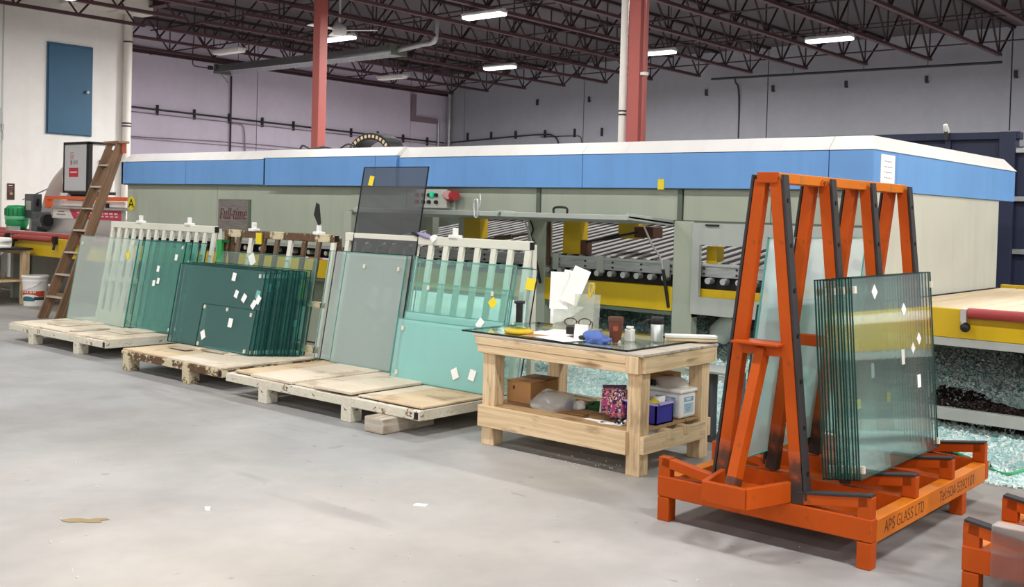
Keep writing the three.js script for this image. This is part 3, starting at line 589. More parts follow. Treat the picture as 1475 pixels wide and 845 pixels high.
{ // conveyor at the left end
  const t = thing('unloading_conveyor', 'yellow framed conveyor with red rollers running from the ladder to the left edge', 'conveyor', [-17, 0, -8.4]);
  part(t, 'front_beam', bx(-20.4, -13.75, .735, 1.01, -7.78, -7.70, .006), M.yellow);
  part(t, 'back_beam', bx(-20.4, -13.75, .8, 1.0, -9.4, -9.3, .006), M.yellow);
  part(t, 'bed', bx(-20.4, -13.75, .93, .985, -9.3, -7.8), M.tan);
  for (const [a, b] of [[-16.7, -15.45], [-14.9, -13.8], [-18.6, -17.0]]) { part(t, 'red_roller', rod([a, 1.0, -7.66], [b, 1.0, -7.66], .042, 16), M.redRoller); for (const x of [a - .03, b + .03]) part(t, 'roller_bracket', merge([bx(x - .03, x + .03, .93, 1.05, -7.70, -7.64), rod([x, .94, -7.66], [x + .05, .86, -7.62], .02, 8)]), M.black); }
  for (const z of [-8.15, -8.9]) part(t, 'red_roller', rod([-20.2, 1.02, z], [-13.8, 1.02, z], .045, 14), M.redRoller);
  part(t, 'white_rail', bx(-18.6, -15.0, 1.0, 1.045, -8.55, -8.45), M.plasticWhite);
  part(t, 'end_stop', bx(-18.65, -18.55, .95, 1.12, -8.6, -8.4), M.greyPaint);
  for (const x of [-19.8, -17.2, -14.2]) for (const z of [-7.9, -9.3]) part(t, 'leg', bx(x - .05, x + .05, 0, .75, z - .05, z + .05), M.greyPaint);
  part(t, 'side_skirt', bx(-20.4, -13.75, .05, .73, -9.42, -9.38), M.cream);
}

// ================================================================ glass panes
const ORD = ['', 'first', 'second', 'third', 'fourth', 'fifth', 'sixth', 'seventh', 'eighth', 'ninth', 'tenth', 'eleventh', 'twelfth', 'thirteenth', 'fourteenth', 'fifteenth'];
const CORK = new THREE.BoxGeometry(.022, .035, .012);
// a pane stands on its lower edge at pos; local x along the glass, y up the glass, z its face; edge strips show its thickness
function pane(name, label, pos, w, h, turn, tilt, mat, o = {}) {
  const t = new THREE.Group(); t.name = numbered(name); t.position.set(...pos); t.rotation.order = 'YXZ'; t.rotation.set(tilt, turn, o.skew ?? 0); origin.set(t, [0, 0, 0]);
  tag(t, label, 'glass sheet', o.group); scene.add(t);
  const T = o.t ?? .010, e = .005;
  raw(t, 'sheet', new THREE.PlaneGeometry(w, h).translate(w / 2, h / 2, 0), mat);
  const em = o.edge ?? M.edge;
  raw(t, 'edge', merge([bx(0, e, 0, h, -T / 2, T / 2), bx(w - e, w, 0, h, -T / 2, T / 2), bx(0, w, 0, e, -T / 2, T / 2), bx(0, w, h - e, h, -T / 2, T / 2)]), em);
  for (const [x, y] of o.pads ?? []) raw(t, 'corner_pad', CORK, M.cork).position.set(x, y, (o.padSide ?? 1) * (T / 2 + .006));
  for (const [x, y, s, rot, m, a] of o.notes ?? []) { const n = raw(t, 'paper_note', bx(-s / 2, s / 2, -s * (a ?? 1.3) / 2, s * (a ?? 1.3) / 2, 0, .0008), m ?? M.paper); n.position.set(x, y, T / 2 + .001); n.rotation.z = rot; }
  return t;
}
const LEAN = -.17, BACKZ = h => -6.36 - (h - .22) * .172;

// ---------------------------------------------------------------- three low pallets with lattice backs
function latticePallet(o) {
  const { x0, x1, zf, zb } = o, t = thing('glass_pallet', o.label, 'pallet rack', [(x0 + x1) / 2, 0, (zf + zb) / 2]);
  const F = o.frame, top = .185;
  part(t, 'front_beam', bx(x0, x1, top - .07, top, zf - .05, zf, .006, false), F);
  part(t, 'rear_beam', bx(x0, x1, top - .07, top, zb, zb + .05, .006), F);
  part(t, 'side_beam', bx(x0, x0 + .05, top - .07, top, zb + .05, zf - .05), F); part(t, 'side_beam', bx(x1 - .05, x1, top - .07, top, zb + .05, zf - .05), F);
  part(t, 'tube_end', bx(x1 - .052, x1 - .012, top - .062, top - .012, zf - .01, zf + .002), M.black);
  for (const x of o.legs) for (const z of [zf - .045, zb + .1]) part(t, 'leg', bx(x - .055, x + .055, 0, top + .002, z - .06, z + .055, .006), F);
  for (const x of o.legs) part(t, 'bearer', bx(x - .05, x + .05, top - .09, top - .015, zb + .1, zf - .08), F);
  for (const [a, b, y, th, dz, mat, za] of o.boards) { const m = part(t, 'deck_board', bx(a, b, top + y, top + y + th, zb + .04 + (za ?? 0), zf - .02 + dz, .004, true), mat ?? (R() < .5 ? M.deckBoard : M.deckTan)); }
  for (const [a, b, c, dd, y] of o.scraps ?? []) part(t, 'packing_strip', bx(a, b, top + y, top + y + .01, c, dd), M.greyWood);
  // leaning lattice
  const H0 = .2, H1 = o.h, L = o.lat, zz = h => BACKZ(h) + (o.dz ?? 0);
  const lean = (x, h) => [x, h, zz(h)];
  part(t, 'top_rail', bar(lean(L[0], H1), lean(L[1], H1), .075, .05, [0, 0, 1], .006), L.mat);
  part(t, 'middle_rail', bar(lean(L[0], .68), lean(L[1], .68), .05, .04, [0, 0, 1]), L.mat);
  part(t, 'bottom_rail', bar(lean(L[0], .27), lean(L[1], .27), .06, .04, [0, 0, 1]), L.mat);
  const n = o.slats;
  for (let k = 0; k <= n; k++) { const x = L[0] + .03 + (L[1] - L[0] - .06) * k / n; part(t, 'slat', bar(lean(x, H0), lean(x, H1 - .02), .055, .03, [0, 0, 1], .004), (o.slatMat ?? [L.mat])[k % (o.slatMat ?? [1]).length]); }
  for (const x of [L[0] + .03, L[1] - .03]) part(t, 'back_post', bar([x, .12, zz(H1) - .06], [x, H1 + .01, zz(H1) - .045], .05, .05, [0, 0, 1], .005), L.mat);
  part(t, 'rail_end', bx(L[1] - .005, L[1] + .004, H1 - .03, H1 + .03, zz(H1) - .025, zz(H1) + .025), M.black);
  for (const x of o.knobs) part(t, 'top_clip', merge([bx(x - .05, x + .05, H1 + .03, H1 + .06, zz(H1) - .04, zz(H1) + .04, .008), bx(x - .02, x + .02, H1 + .05, H1 + .12, zz(H1) - .02, zz(H1) + .02, .008)]), M.plasticWhite);
  return t;
}
const p1L = Object.assign([-11.98, -9.83], { mat: M.whitePaint }), p2L = Object.assign([-9.48, -7.72], { mat: M.worn }), p3L = Object.assign([-7.58, -5.36], { mat: M.whitePaint });
latticePallet({ label: 'white painted low pallet with lattice back beside the ladder', x0: -12.15, x1: -10.02, zf: -5.52, zb: -6.75, legs: [-11.6, -10.6], frame: M.chipped, h: 1.32, lat: p1L, slats: 13, dz: -.12, knobs: [-11.35, -10.35],
  boards: [[-12.14, -11.5, 0, .016, 0], [-11.49, -10.95, .002, .016, -.02], [-10.94, -10.45, 0, .016, .01], [-10.44, -10.03, 0, .016, -.03], [-11.7, -11.3, .018, .012, -.2], [-10.7, -10.3, .018, .012, -.35]], scraps: [[-10.9, -10.8, -6.0, -5.6, .018]] });
latticePallet({ label: 'worn brown and cream middle pallet holding the dark green glass stack', x0: -9.38, x1: -7.74, zf: -5.33, zb: -6.6, legs: [-9.28, -8.28], frame: M.worn, h: 1.30, lat: p2L, slats: 8, slatMat: [M.worn, M.brownSteel, M.whitePaint], knobs: [-9.0, -7.98],
  boards: [[-9.37, -8.62, 0, .018, .01], [-8.61, -7.76, 0, .018, .012], [-8.95, -8.3, .018, .010, -.45, M.deckBoard]], scraps: [[-9.1, -8.8, -5.75, -5.65, .03], [-8.75, -8.4, -5.85, -5.78, .03]] });
latticePallet({ label: 'white low pallet with loose planks and two clear glass bundles, nearest the workbench', x0: -7.6, x1: -5.29, zf: -5.27, zb: -6.62, legs: [-7.08, -6.06], frame: M.chipped, h: 1.33, lat: p3L, slats: 12, knobs: [-6.2],
  boards: [[-7.56, -7.3, 0, .02, -.05], [-7.28, -6.75, .004, .022, .0], [-6.74, -6.30, 0, .014, -.03], [-6.45, -6.02, .018, .022, .015], [-6.0, -5.82, .004, .014, -.04], [-5.84, -5.31, .006, .014, -.03]] });
{ // hanging bits on the lattices
  solo('plastic_knife', muv(new ConvexGeometry([[0, 0, 0], [.03, .02, 0], [.0, .2, 0], [-.05, .22, 0], [-.07, .1, 0], [0, 0, .012], [.0, .2, .012], [-.07, .1, .012]].map(p => new THREE.Vector3(...p)))), M.dark, 'dark blade shaped handle sticking up from the middle lattice', 'tool', [-7.98, 1.42, BACKZ(1.3)]);
  const s = thing('cloth_glove', 'purple and white work glove draped on the right lattice corner', 'glove', [-6.55, 1.37, BACKZ(1.33)]);
  raw(s, 'palm', new THREE.SphereGeometry(.07, 14, 10).scale(1.5, .28, .7).rotateZ(-.25), std({ color: 0x8d86a8, roughness: .9 }));
  for (let k = 0; k < 4; k++) raw(s, 'finger', new THREE.CapsuleGeometry(.012, .06, 4, 8).rotateZ(1.2).translate(-.10, .0 + k * .004, -.03 + k * .022), M.dark);
  raw(s, 'cuff', new THREE.CylinderGeometry(.035, .045, .06, 14).rotateZ(.9).translate(.11, -.03, 0), M.plasticWhite);
  const g = thing('green_clamp', 'green plastic edge guard clipped on the left post of the middle lattice', 'clamp', [-9.46, 1.1, BACKZ(1.1)]);
  raw(g, 'clip_body', bx(-.045, .045, -.22, .12, .03, .07, .012), std({ color: 0x2f9a4c, roughness: .5 })); raw(g, 'clip_jaw', bx(-.045, .045, .1, .13, -.03, .06), M.green);
  solo('yellow_tag', bx(-.045, .045, -.06, .05, 0, .012), M.yellowPaper, 'yellow tag hanging from the top of the middle lattice', 'tag', [-8.86, 1.27, BACKZ(1.3) + .035]);
  const b = thing('concrete_block', 'grey block on edge propping the front corner of the near pallet', 'block', [-5.62, 0, -5.24]);
  raw(b, 'block_body', bx(-.10, .10, 0, .112, -.42, .1, .012, true), M.greyWood);
}
// ---- panes on the first pallet
pane('glass_sheet', 'dusty clear glass pane leaning next to the ladder', [-12.15, .205, -6.20], 1.28, .99, 0, LEAN, M.gPale, { edge: M.edgeLight, pads: [[.08, .9], [1.2, .93]], notes: [[1.12, .80, .06, .6, M.yellowPaper]] });
pane('glass_sheet', 'dark green pane with white labels on the first pallet', [-10.93, .205, -6.24], .94, .98, 0, LEAN, M.gDeep, { pads: [[.9, .05], [.9, .93]], notes: [[.49, .68, .05, 0], [.53, .55, .05, -.1], [.45, .52, .05, .05], [.8, .82, .05, 0]] });
for (let k = 0; k < 3; k++) pane('glass_sheet', ['green glass pane second from the front, right bundle of the first pallet', 'green glass pane third from the front, right bundle of the first pallet', 'rearmost green glass pane, right bundle of the first pallet'][k], [-10.86 + k * .07, .205, -6.27 - k * .03], .94 + k * .02, .99, 0, LEAN, M.gDeep, { pads: [[.9, .06]], edge: M.edge, notes: k === 1 ? [[.82, .76, .05, 0], [.83, .4, .05, 0]] : [] });
// ---- fanned stack on the middle pallet
pane('glass_sheet', 'small dark green pane at the front of the fanned stack', [-9.02, .215, -5.90], .86, .42, 0, -.20, M.gTeal, { pads: [[.05, .39], [.42, .39], [.8, .37], [.05, .03], [.8, .03]], notes: [[.10, .12, .065, .55], [.50, .27, .065, -.05]] });
for (let k = 0; k < 13; k++) {
  const f = k / 12; pane('glass_sheet', k === 12 ? 'rearmost pane of the fanned green stack, with a yellow label' : k === 0 ? 'second pane of the fanned stack, full height, with diamond labels' : `dark green tempered pane, ${ORD[k + 2]} from the front of the fanned stack`, [-9.58 + .03 * R() + f * .16, .205, -5.94 - f * .31], 1.41 + f * .12 + rr(0, .02), .79 + .02 * R(), 0, LEAN + f * .02, M.gTeal,
    { edge: M.edge, group: 'panes of the fanned green stack', pads: [[1.38, .03], [1.36, .74]], notes: k === 0 ? [[.95, .71, .06, -.1], [1.16, .52, .06, -.5], [1.32, .47, .06, -.6], [1.38, .52, .06, -.5], [1.03, .55, .055, -.3]] : k === 12 ? [[1.46, .62, .07, 0, M.yellowPaper, 2.6], [1.42, .30, .05, 0]] : k % 3 === 1 ? [[1.3, .5 + .2 * R(), .06, -.4 * R()]] : [] });
}
pane('glass_sheet', 'pale clear pane behind the fanned green stack', [-9.5, .205, -6.30], 1.62, .92, 0, LEAN, M.gAqua, { edge: M.edgeLight, notes: [[.62, .86, .09, .6]] });
// ---- near pallet, left bundle
pane('glass_sheet', 'hazy clear pane in front of the dark tinted glass', [-7.42, .21, -6.24], .79, 1.0, 0, LEAN, M.gClear, { edge: M.edgeLight, pads: [[.28, .88], [.72, .88]] });
pane('glass_sheet', 'hazy clear pane second in the left bundle of the near pallet', [-7.60, .21, -6.275], 1.0, 1.005, 0, LEAN, M.gClear, { edge: M.edgeDark });
pane('glass_sheet', 'hazy clear pane third in the left bundle of the near pallet', [-7.72, .21, -6.305], 1.16, 1.0, 0, LEAN, M.gClear2, { edge: M.edgeLight });
pane('glass_sheet', 'tall dark grey tinted pane rising above the clear glass, yellow note on it', [-7.46, .21, -6.335], .84, 1.79, 0, LEAN, M.gSmoke, { edge: M.edgeDark, t: .014, notes: [[.13, 1.66, .06, -.15, M.yellowPaper, 1.5]] });
// ---- near pallet, right bundle
pane('glass_sheet', 'low turquoise pane at the front of the right bundle', [-6.40, .21, -6.02], 1.08, .50, 0, LEAN, M.gFrost, { edge: M.edgeLight, pads: [[.08, .42], [.08, .06]], notes: [[.72, .12, .065, .5], [.90, .13, .065, -.2]] });
pane('glass_sheet', 'second low turquoise pane in the right bundle', [-6.36, .21, -6.05], 1.08, .56, 0, LEAN, M.gFrost, { edge: M.edgeLight, notes: [[.84, .525, .06, -.6]] });
pane('glass_sheet', 'mid height clear green pane with white pads in the right bundle', [-6.38, .21, -6.085], 1.1, .80, 0, LEAN, M.gAqua, { edge: M.edgeLight, pads: [[.22, .76], [.92, .76]], notes: [[.93, .69, .07, .75, M.yellowPaper, 1]] });
pane('glass_sheet', 'tall pale green pane in the right bundle', [-6.41, .21, -6.12], 1.12, .99, 0, LEAN, M.gAqua, { edge: M.edgeLight });
pane('glass_sheet', 'rearmost tall pale green pane in the right bundle', [-6.38, .21, -6.155], 1.22, .98, 0, LEAN, M.gAqua, { edge: M.edgeLight, notes: [] });
pane('glass_sheet', 'narrow clear pane with a yellow note behind the workbench corner', [-5.34, .21, -6.10], .25, .98, 0, -.21, M.gClear2, { edge: M.edgeDark, notes: [[.20, .86, .09, -.1, M.yellowPaper, 1]] });

// ================================================================ orange A-frame racks
function glassRack(name, label) {
  const CX = -2.44, t = thing(name, label, 'glass rack', [CX, 0, -5.64]);
  const zA = [-4.81, -5.365, -5.905, -6.47], z1 = -6.51;
  part(t, 'front_beam', bx(-3.015, -1.86, .127, .234, -4.84, -4.78, .006), M.orange);
  part(t, 'rear_beam', bx(-3.015, -1.86, .127, .234, z1, z1 + .06, .006), M.orange);
  for (const x of [-3.015, -1.93]) part(t, 'side_rail', bx(x, x + .07, .118, .226, z1 + .06, -4.84, .006), M.litOrange);
  part(t, 'floor_plate', bx(-2.945, -1.93, .13, .14, z1 + .06, -4.84), M.orange);
  for (const z of [zA[1], zA[2]]) part(t, 'cross_beam', bx(-2.945, -1.93, .135, .225, z - .03, z + .03), M.orange);
  for (const x of [-3.012, -1.932]) for (const z of [-4.85, -6.13]) part(t, 'foot', bx(x, x + .07, 0, .125, z, z + .07, .005), M.orange);
  for (const x of [-2.95, -2.0]) part(t, 'fork_guard', bx(x, x + .06, .06, .125, -6.5, -6.46), M.orange);
  for (const s of [-1, 1]) zA.forEach((z, k) => {
    const X = v => CX + s * v, dz = .05;
    const y0 = .285, y1 = .338, a = .20, b = .575;
    part(t, 'arm', bar([X(a), y0 - .028, z], [X(b - .02), y1 - .028, z], .05, dz, [0, 0, 1], .004), M.orange);
    part(t, 'arm_post', bx(X(b) - (s > 0 ? .07 : 0), X(b) + (s > 0 ? 0 : .07), .228, y1 - .004, z - dz / 2, z + dz / 2, .004), M.orange);
    if (s > 0) part(t, 'arm_pad', bar([X(a), y0 + .004, z], [X(b - .005), y1 + .004, z], .012, dz + .01, [0, 0, 1], .003), M.rubber);
    // leg of the A and its rubber strip
    const p0 = [X(.212), .235, z], p1 = [X(.040), 1.79, z];
    part(t, 'frame_leg', bar(p0, p1, .062, .055, [0, 0, 1], .005), M.orange);
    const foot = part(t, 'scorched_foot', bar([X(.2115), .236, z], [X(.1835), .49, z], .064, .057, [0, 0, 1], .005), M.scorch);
    part(t, 'rubber_strip', bar([X(.252), .26, z], [X(.078), 1.815, z], .014, .06, [0, 0, 1], .003), M.rubber);
    const holes = []; for (let i = 0; i < 7; i++) { const f = .08 + i * .14, q = [X(.252 + (.078 - .252) * f + .008), .26 + 1.555 * f, z]; holes.push(rod([q[0], q[1], q[2]], [q[0] + s * .004, q[1], q[2]], .011, 10)); }
    part(t, 'strip_bolt', merge(holes), M.black);
  });
  for (const z of zA) part(t, 'tie_bar', bx(CX - .12, CX + .12, .93, .99, z - .025, z + .025, .004), M.orange);
  part(t, 'top_beam', bx(CX - .052, CX + .052, 1.775, 1.826, -6.5, -4.80, .005), M.litOrange); part(t, 'beam_cap', bx(CX - .054, CX + .054, 1.774, 1.827, -4.80, -4.775, .003), M.orange);
  part(t, 'lift_eye', new THREE.TorusGeometry(.022, .008, 8, 14, Math.PI).rotateY(Math.PI / 2).translate(CX + .055, 1.78, -5.3), M.orange);
  // bumper nose and strut
  part(t, 'nose_plate', bx(-2.585, -2.355, .236, .336, -4.52, -4.49, .005), M.orange);
  part(t, 'nose_side', bar([-2.575, .286, -4.50], [-2.635, .286, -4.80], .03, .10, [0, 1, 0], .004), M.orange); part(t, 'nose_side', bar([-2.36, .286, -4.50], [-2.275, .286, -4.80], .03, .10, [0, 1, 0], .004), M.orange);
  part(t, 'strut', bar([-2.46, .25, -4.54], [-2.445, .955, -4.80], .075, .05, [1, 0, 0], .004), M.orange);
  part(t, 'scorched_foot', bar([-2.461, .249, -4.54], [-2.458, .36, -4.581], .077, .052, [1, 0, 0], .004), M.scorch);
  part(t, 'strut_plate', bx(-2.575, -2.325, .985, .997, -4.87, -4.71, .003), M.orange);
  return t;
}
{
  const t = glassRack('glass_rack', 'orange steel A-frame glass rack with stencilled lettering on its base, holding panes');
  const word = (s, z, size) => { const g = new TextGeometry(s, { font: fontSans, size, depth: .0015, curveSegments: 3 }); g.computeBoundingBox(); g.translate(0, 0, 0).rotateY(Math.PI / 2).translate(-1.861, .146, z); return g; };
  M.ink = std({ color: 0x4a1c10, roughness: .7 });
  part(t, 'lettering', word('APS GLASS LTD', -4.93, .056).applyMatrix4(new THREE.Matrix4().makeTranslation(0, 0, 0)), M.ink);
  part(t, 'lettering', word('Tel:604-5392101', -5.68, .056), M.ink);
  const r2 = t.clone(); scene.add(r2); r2.name = numbered('glass_rack'); r2.position.x += 1.575; r2.position.z += .08; origin.set(r2, [r2.position.x, 0, r2.position.z]);
  for (const z of [-4.81, -5.365]) part(r2, 'arm_pad', bar([-2.44 - .20 + 1.575, .289, z + .08], [-2.44 - .57 + 1.575, .342, z + .08], .012, .06, [0, 0, 1], .003), M.rubber);
  for (const c of r2.children.filter(c => c.name.startsWith('lettering'))) r2.remove(c);
  tag(r2, 'orange rack at the lower right edge, wrapped in clear film', 'glass rack');
  // stretch film round the second rack
  const f = [], z0 = -4.695, x0 = -1.33, x1 = -.2;
  const w = solo('stretch_film', merge([bx(-1.32, -.3, .10, .345, z0 + .0, z0 + .004), bx(-1.32, -.3, .343, .347, -4.78, z0)]), M.film, 'thin clear stretch film wound on the right edge rack', 'film', [0, 0, 0]);
}
// ---- panes on the rack
const RT = Math.PI / 2;
for (let k = 0; k < 13; k++) {
  const X = -2.036 - k * .0157, y = .335 + (X + 2.036) * .142, near = k === 0;
  pane('rack_glass_sheet', near ? 'outermost pane of the rack stack, facing out with diamond labels' : k === 12 ? 'innermost pane of the rack stack, resting on the black strips' : `green edged tempered pane, ${ORD[k + 1]} from the outside of the rack stack`, [X, y, -5.05 - rr(0, .012)], 1.115 + rr(-.008, .008), .985 + rr(0, .012), RT, -.0815, M.gStack,
    { t: .007, group: 'panes of the upright rack stack', padSide: 1, pads: [[.02, .93], [.03, .05], [1.09, .92], [1.09, .04]].slice(0, near ? 4 : 1 + k % 2), notes: near ? [[.28, .91, .055, .72, M.paper, 1], [.67, .80, .05, .75, M.paper, 1], [.875, .63, .05, .75, M.paper, 1], [.78, .585, .045, .7, M.paper, 1], [.63, .55, .042, 0, M.paper, 1.9], [.85, .40, .05, 0, M.paper, 1.4]] : k === 5 ? [[.4, .5, .04, 0, M.paper, 1.9], [.2, .35, .05, .1, M.yellowPaper, 1], [.6, .34, .05, 0, M.yellowPaper, 1]] : [] });
}
pane('rack_glass_sheet', 'large pale blue pane leaning on the far side of the rack', [-2.672, .335, -5.03], 1.27, 1.175, RT, .105, M.gBlue, { edge: M.edgeLight, t: .012 });
pane('rack_glass_sheet', 'smaller clear pane behind the pale blue pane on the rack', [-2.70, .335, -5.08], 1.1, .82, RT, .105, M.gGreen, {});
pane('rack_glass_sheet', 'second smaller clear pane behind the pale blue pane on the rack', [-2.725, .335, -5.11], 1.1, .815, RT, .105, M.gGreen, {});

// ================================================================ workbench
{
  const t = thing('workbench', 'wooden workbench with a lower shelf standing in the middle of the floor', 'workbench', [-4.26, 0, -5.86]);
  const W = (n, a, l) => part(t, n, bx(...a, .004, true), M.pine, l);
  W('leg', [-4.875, -4.765, 0, .735, -5.56, -5.46]); W('leg', [-3.68, -3.58, 0, .74, -5.56, -5.46]); W('leg', [-4.875, -4.765, 0, .735, -6.28, -6.18]); W('leg', [-3.68, -3.58, 0, .735, -6.28, -6.18]);
  W('apron', [-4.92, -3.675, .688, .738, -5.46, -5.42]); W('apron', [-4.90, -3.675, .632, .687, -5.462, -5.425]);
  W('apron', [-3.675, -3.58, .632, .738, -5.46, -5.42]);
  W('apron', [-3.58, -3.55, .635, .738, -6.29, -5.46]); W('apron', [-4.92, -4.875, .64, .738, -6.28, -5.46]); W('apron', [-4.92, -3.55, .64, .738, -6.32, -6.28]);
  part(t, 'top_board', bx(-4.95, -3.545, .739, .757, -5.84, -5.425, .004, true), M.greyWood); part(t, 'top_board', bx(-4.95, -3.545, .739, .757, -6.33, -5.845, .004, true), M.greyWood);
  W('shelf_apron', [-4.885, -3.66, .128, .272, -5.46, -5.425]); W('shelf_apron', [-3.58, -3.55, .14, .25, -6.2, -5.46]); W('shelf_apron', [-4.885, -3.58, .14, .26, -6.315, -6.28]);
  W('shelf_apron', [-4.91, -4.875, .14, .26, -6.2, -5.5]);
  for (const [a, b] of [[-5.58, -5.465], [-5.80, -5.585], [-6.02, -5.805], [-6.275, -6.025]]) part(t, 'shelf_board', bx(-4.87, -3.60, .262, .278, a, b, .003, true), M.shelfWood);
  for (const x of [-3.60]) for (const z of [-5.75, -5.95]) W('shelf_cleat', [x - .02, x + .055, .2, .262, z - .03, z + .03]);
  const g = thing('glass_table_top', 'clear dark edged sheet of glass lying on the workbench', 'glass sheet', [-4.4, .76, -5.88]);
  part(g, 'sheet', new THREE.PlaneGeometry(1.39, .85).rotateX(-Math.PI / 2).translate(-4.38, .769, -5.875), M.gTop);
  part(g, 'edge', merge([bx(-5.075, -3.685, .758, .769, -5.456, -5.45), bx(-5.075, -3.685, .758, .769, -6.3, -6.294), bx(-3.691, -3.685, .758, .769, -6.3, -5.45), bx(-5.075, -5.069, .758, .769, -6.3, -5.45)]), M.edgeDark);
}
const TY = .770;
const at = (x, z, y = TY) => [x, y, z];
{ // on the bench
  const s = thing('suction_lifter', 'suction cup lifter with black handle on a yellow pad', 'suction lifter', at(-4.68, -5.60));
  raw(s, 'pad', lathe([[0, 0], [.105, 0], [.115, .012], [.10, .03], [.06, .036], [0, .036]], 0, 0, 0, 28).scale(1, 1, .75), M.yellow);
  raw(s, 'cup', lathe([[0, .036], [.07, .036], [.06, .06], [.035, .075], [.02, .08], [0, .08]], 0, 0, 0, 24), M.gTop);
  raw(s, 'handle', lathe([[0, .075], [.024, .075], [.024, .20], [.038, .205], [.038, .222], [0, .225]], 0, 0, 0, 18), M.black);
  for (let k = 0; k < 3; k++) { const p = solo('paper_sheet', bx(-.15, .15, 0, .0015, -.105, .105), [M.paper, M.cardboard, M.paper][k], ['white paper sheet beside the yellow suction lifter', 'tan folder lying under the papers on the bench', 'white paper sheet under the blue gloves at the bench front'][k], 'paper', at([-4.50, -4.45, -4.29][k], [-5.74, -5.62, -5.57][k], TY + [.004, .001, .0025][k])); p.rotation.y = [.15, .35, -.2][k]; }
  const bk = solo('envelope', bx(-.13, .13, 0, .006, -.09, .09), M.plasticWhite, 'cream envelope lying behind the paper sheets on the bench', 'envelope', at(-4.52, -5.93)); bk.rotation.y = .3;
  // safety glasses resting on a small dark case
  const cs = solo('marker_case', bx(-.07, .07, 0, .06, -.03, .03, .012), M.black, 'small black case holding up the safety glasses', 'case', at(-4.36, -5.83)); cs.rotation.y = .2;
  const g = thing('safety_glasses', 'dark rimmed safety glasses lying upside up on the bench', 'glasses', at(-4.33, -5.80, TY + .062)); g.rotation.order = 'YXZ'; g.rotation.y = .55; g.rotation.x = -.2; g.scale.setScalar(1.15);
  for (const d of [-1, 1]) {
    const loop = []; for (let k = 0; k <= 16; k++) { const a = k / 16 * Math.PI * 2; loop.push([d * .042 + Math.cos(a) * .036, .028 + Math.sin(a) * .022, .0]); }
    raw(g, 'rim', tube(loop, .0035, 40, 6), M.rust); raw(g, 'lens', new THREE.CircleGeometry(.033, 20).scale(1, .62, 1).translate(d * .042, .028, 0), M.acrylic);
    raw(g, 'temple', tube([[d * .078, .032, 0], [d * .083, .034, -.05], [d * .08, .03, -.11], [d * .075, .005, -.13]], .003, 20, 6), M.rust);
  }
  raw(g, 'bridge', rod([-.012, .03, 0], [.012, .03, 0], .003, 6), M.rust);
  const n = solo('folded_card', bx(-.045, .045, 0, .10, -.002, .002), M.paper, 'white card standing upright in front of the safety glasses', 'card', at(-4.17, -5.62, TY + .004)); n.rotation.y = .6; n.rotation.x = -.12;
  const w = thing('work_gloves', 'crumpled blue work gloves with black cuff on the bench', 'gloves', at(-4.10, -5.66));
  M.blueCloth = std({ color: 0x5870b4, roughness: .9 });
  const lump = (sx, sy, sz, seed) => { const q = mergeVertices(new THREE.IcosahedronGeometry(1, 4)); const p = q.attributes.position; for (let i = 0; i < p.count; i++) { const f = .8 + .5 * N1(p.getX(i) * 2 + 9 + seed, p.getY(i) * 2 + p.getZ(i) * 1.6 + 9, 256, 256); p.setXYZ(i, p.getX(i) * sx * f, Math.max(-.5, p.getY(i)) * sy * f + sy * .4, p.getZ(i) * sz * f); } q.computeVertexNormals(); return q; };
  M.lump = lump;
  raw(w, 'palm', lump(.075, .05, .05, 1), M.blueCloth); raw(w, 'palm', lump(.06, .04, .045, 5).translate(.06, 0, .02), M.blueCloth);
  for (let k = 0; k < 4; k++) raw(w, 'finger', new THREE.CapsuleGeometry(.011, .045, 4, 8).rotateZ(-1.2 - k * .08).translate(.11 + k * .004, .014, -.03 + k * .023), M.blueCloth);
  raw(w, 'cuff', new THREE.CapsuleGeometry(.018, .07, 4, 10).rotateZ(1.5).translate(-.085, .018, .03), M.black);
  const c = thing('coffee_cup', 'brown printed paper coffee cup with a dark lid', 'cup', at(-3.96, -5.72)); c.scale.setScalar(1.15);
  const cupTex = canvasTex(256, 128, (x, W, H) => { x.fillStyle = '#6b3524'; x.fillRect(0, 0, W, H); x.fillStyle = '#a5583c'; for (let k = 0; k < 9; k++) x.fillRect((k * 53) % W, 8 + (k * 29) % 50, 30, 9); x.fillStyle = '#e9dfd2'; for (let k = 0; k < 6; k++) { x.fillRect(20 + k * 42, 20, 20, 5); x.fillRect(24 + k * 42, 32, 14, 5); } x.fillStyle = '#eeeae2'; for (let k = 0; k < 9; k++) { x.beginPath(); x.arc(k * 32, 128, 24 + (k % 3) * 12, 0, 7); x.fill(); } });
  raw(c, 'cup_body', lathe([[0, 0], [.030, 0], [.043, .125], [.041, .125]], 0, 0, 0, 28), std({ map: cupTex, roughness: .6 }));
  raw(c, 'lid', lathe([[.0, .132], [.035, .134], [.040, .145], [.044, .142], [.046, .124], [.044, .120]], 0, 0, 0, 28), M.rust);
  const b = thing('pill_bottle', 'small white square bottle between the cup and the steel mug', 'bottle', at(-3.93, -5.84));
  raw(b, 'bottle_body', bx(-.030, .030, 0, .082, -.022, .022, .008), M.plasticWhite); raw(b, 'cap', lathe([[0, .08], [.024, .08], [.024, .10], [0, .101]], 0, 0, 0, 18), M.plasticWhite);
  const m = thing('travel_mug', 'brushed steel travel mug with black lid and handle', 'mug', at(-3.80, -5.965));
  raw(m, 'mug_body', lathe([[0, 0], [.037, 0], [.040, .01], [.043, .12], [0, .12]], 0, 0, 0, 28), M.steel); raw(m, 'lid', lathe([[.0, .165], [.038, .165], [.044, .155], [.044, .118], [.0, .118]], 0, 0, 0, 28), M.rubber);
  const hd = raw(m, 'handle', tube([[-.03, .135, .0], [-.06, .14, 0], [-.085, .11, 0], [-.083, .075, 0], [-.065, .05, 0]], .010, 30, 8), M.black); hd.rotation.y = .45;
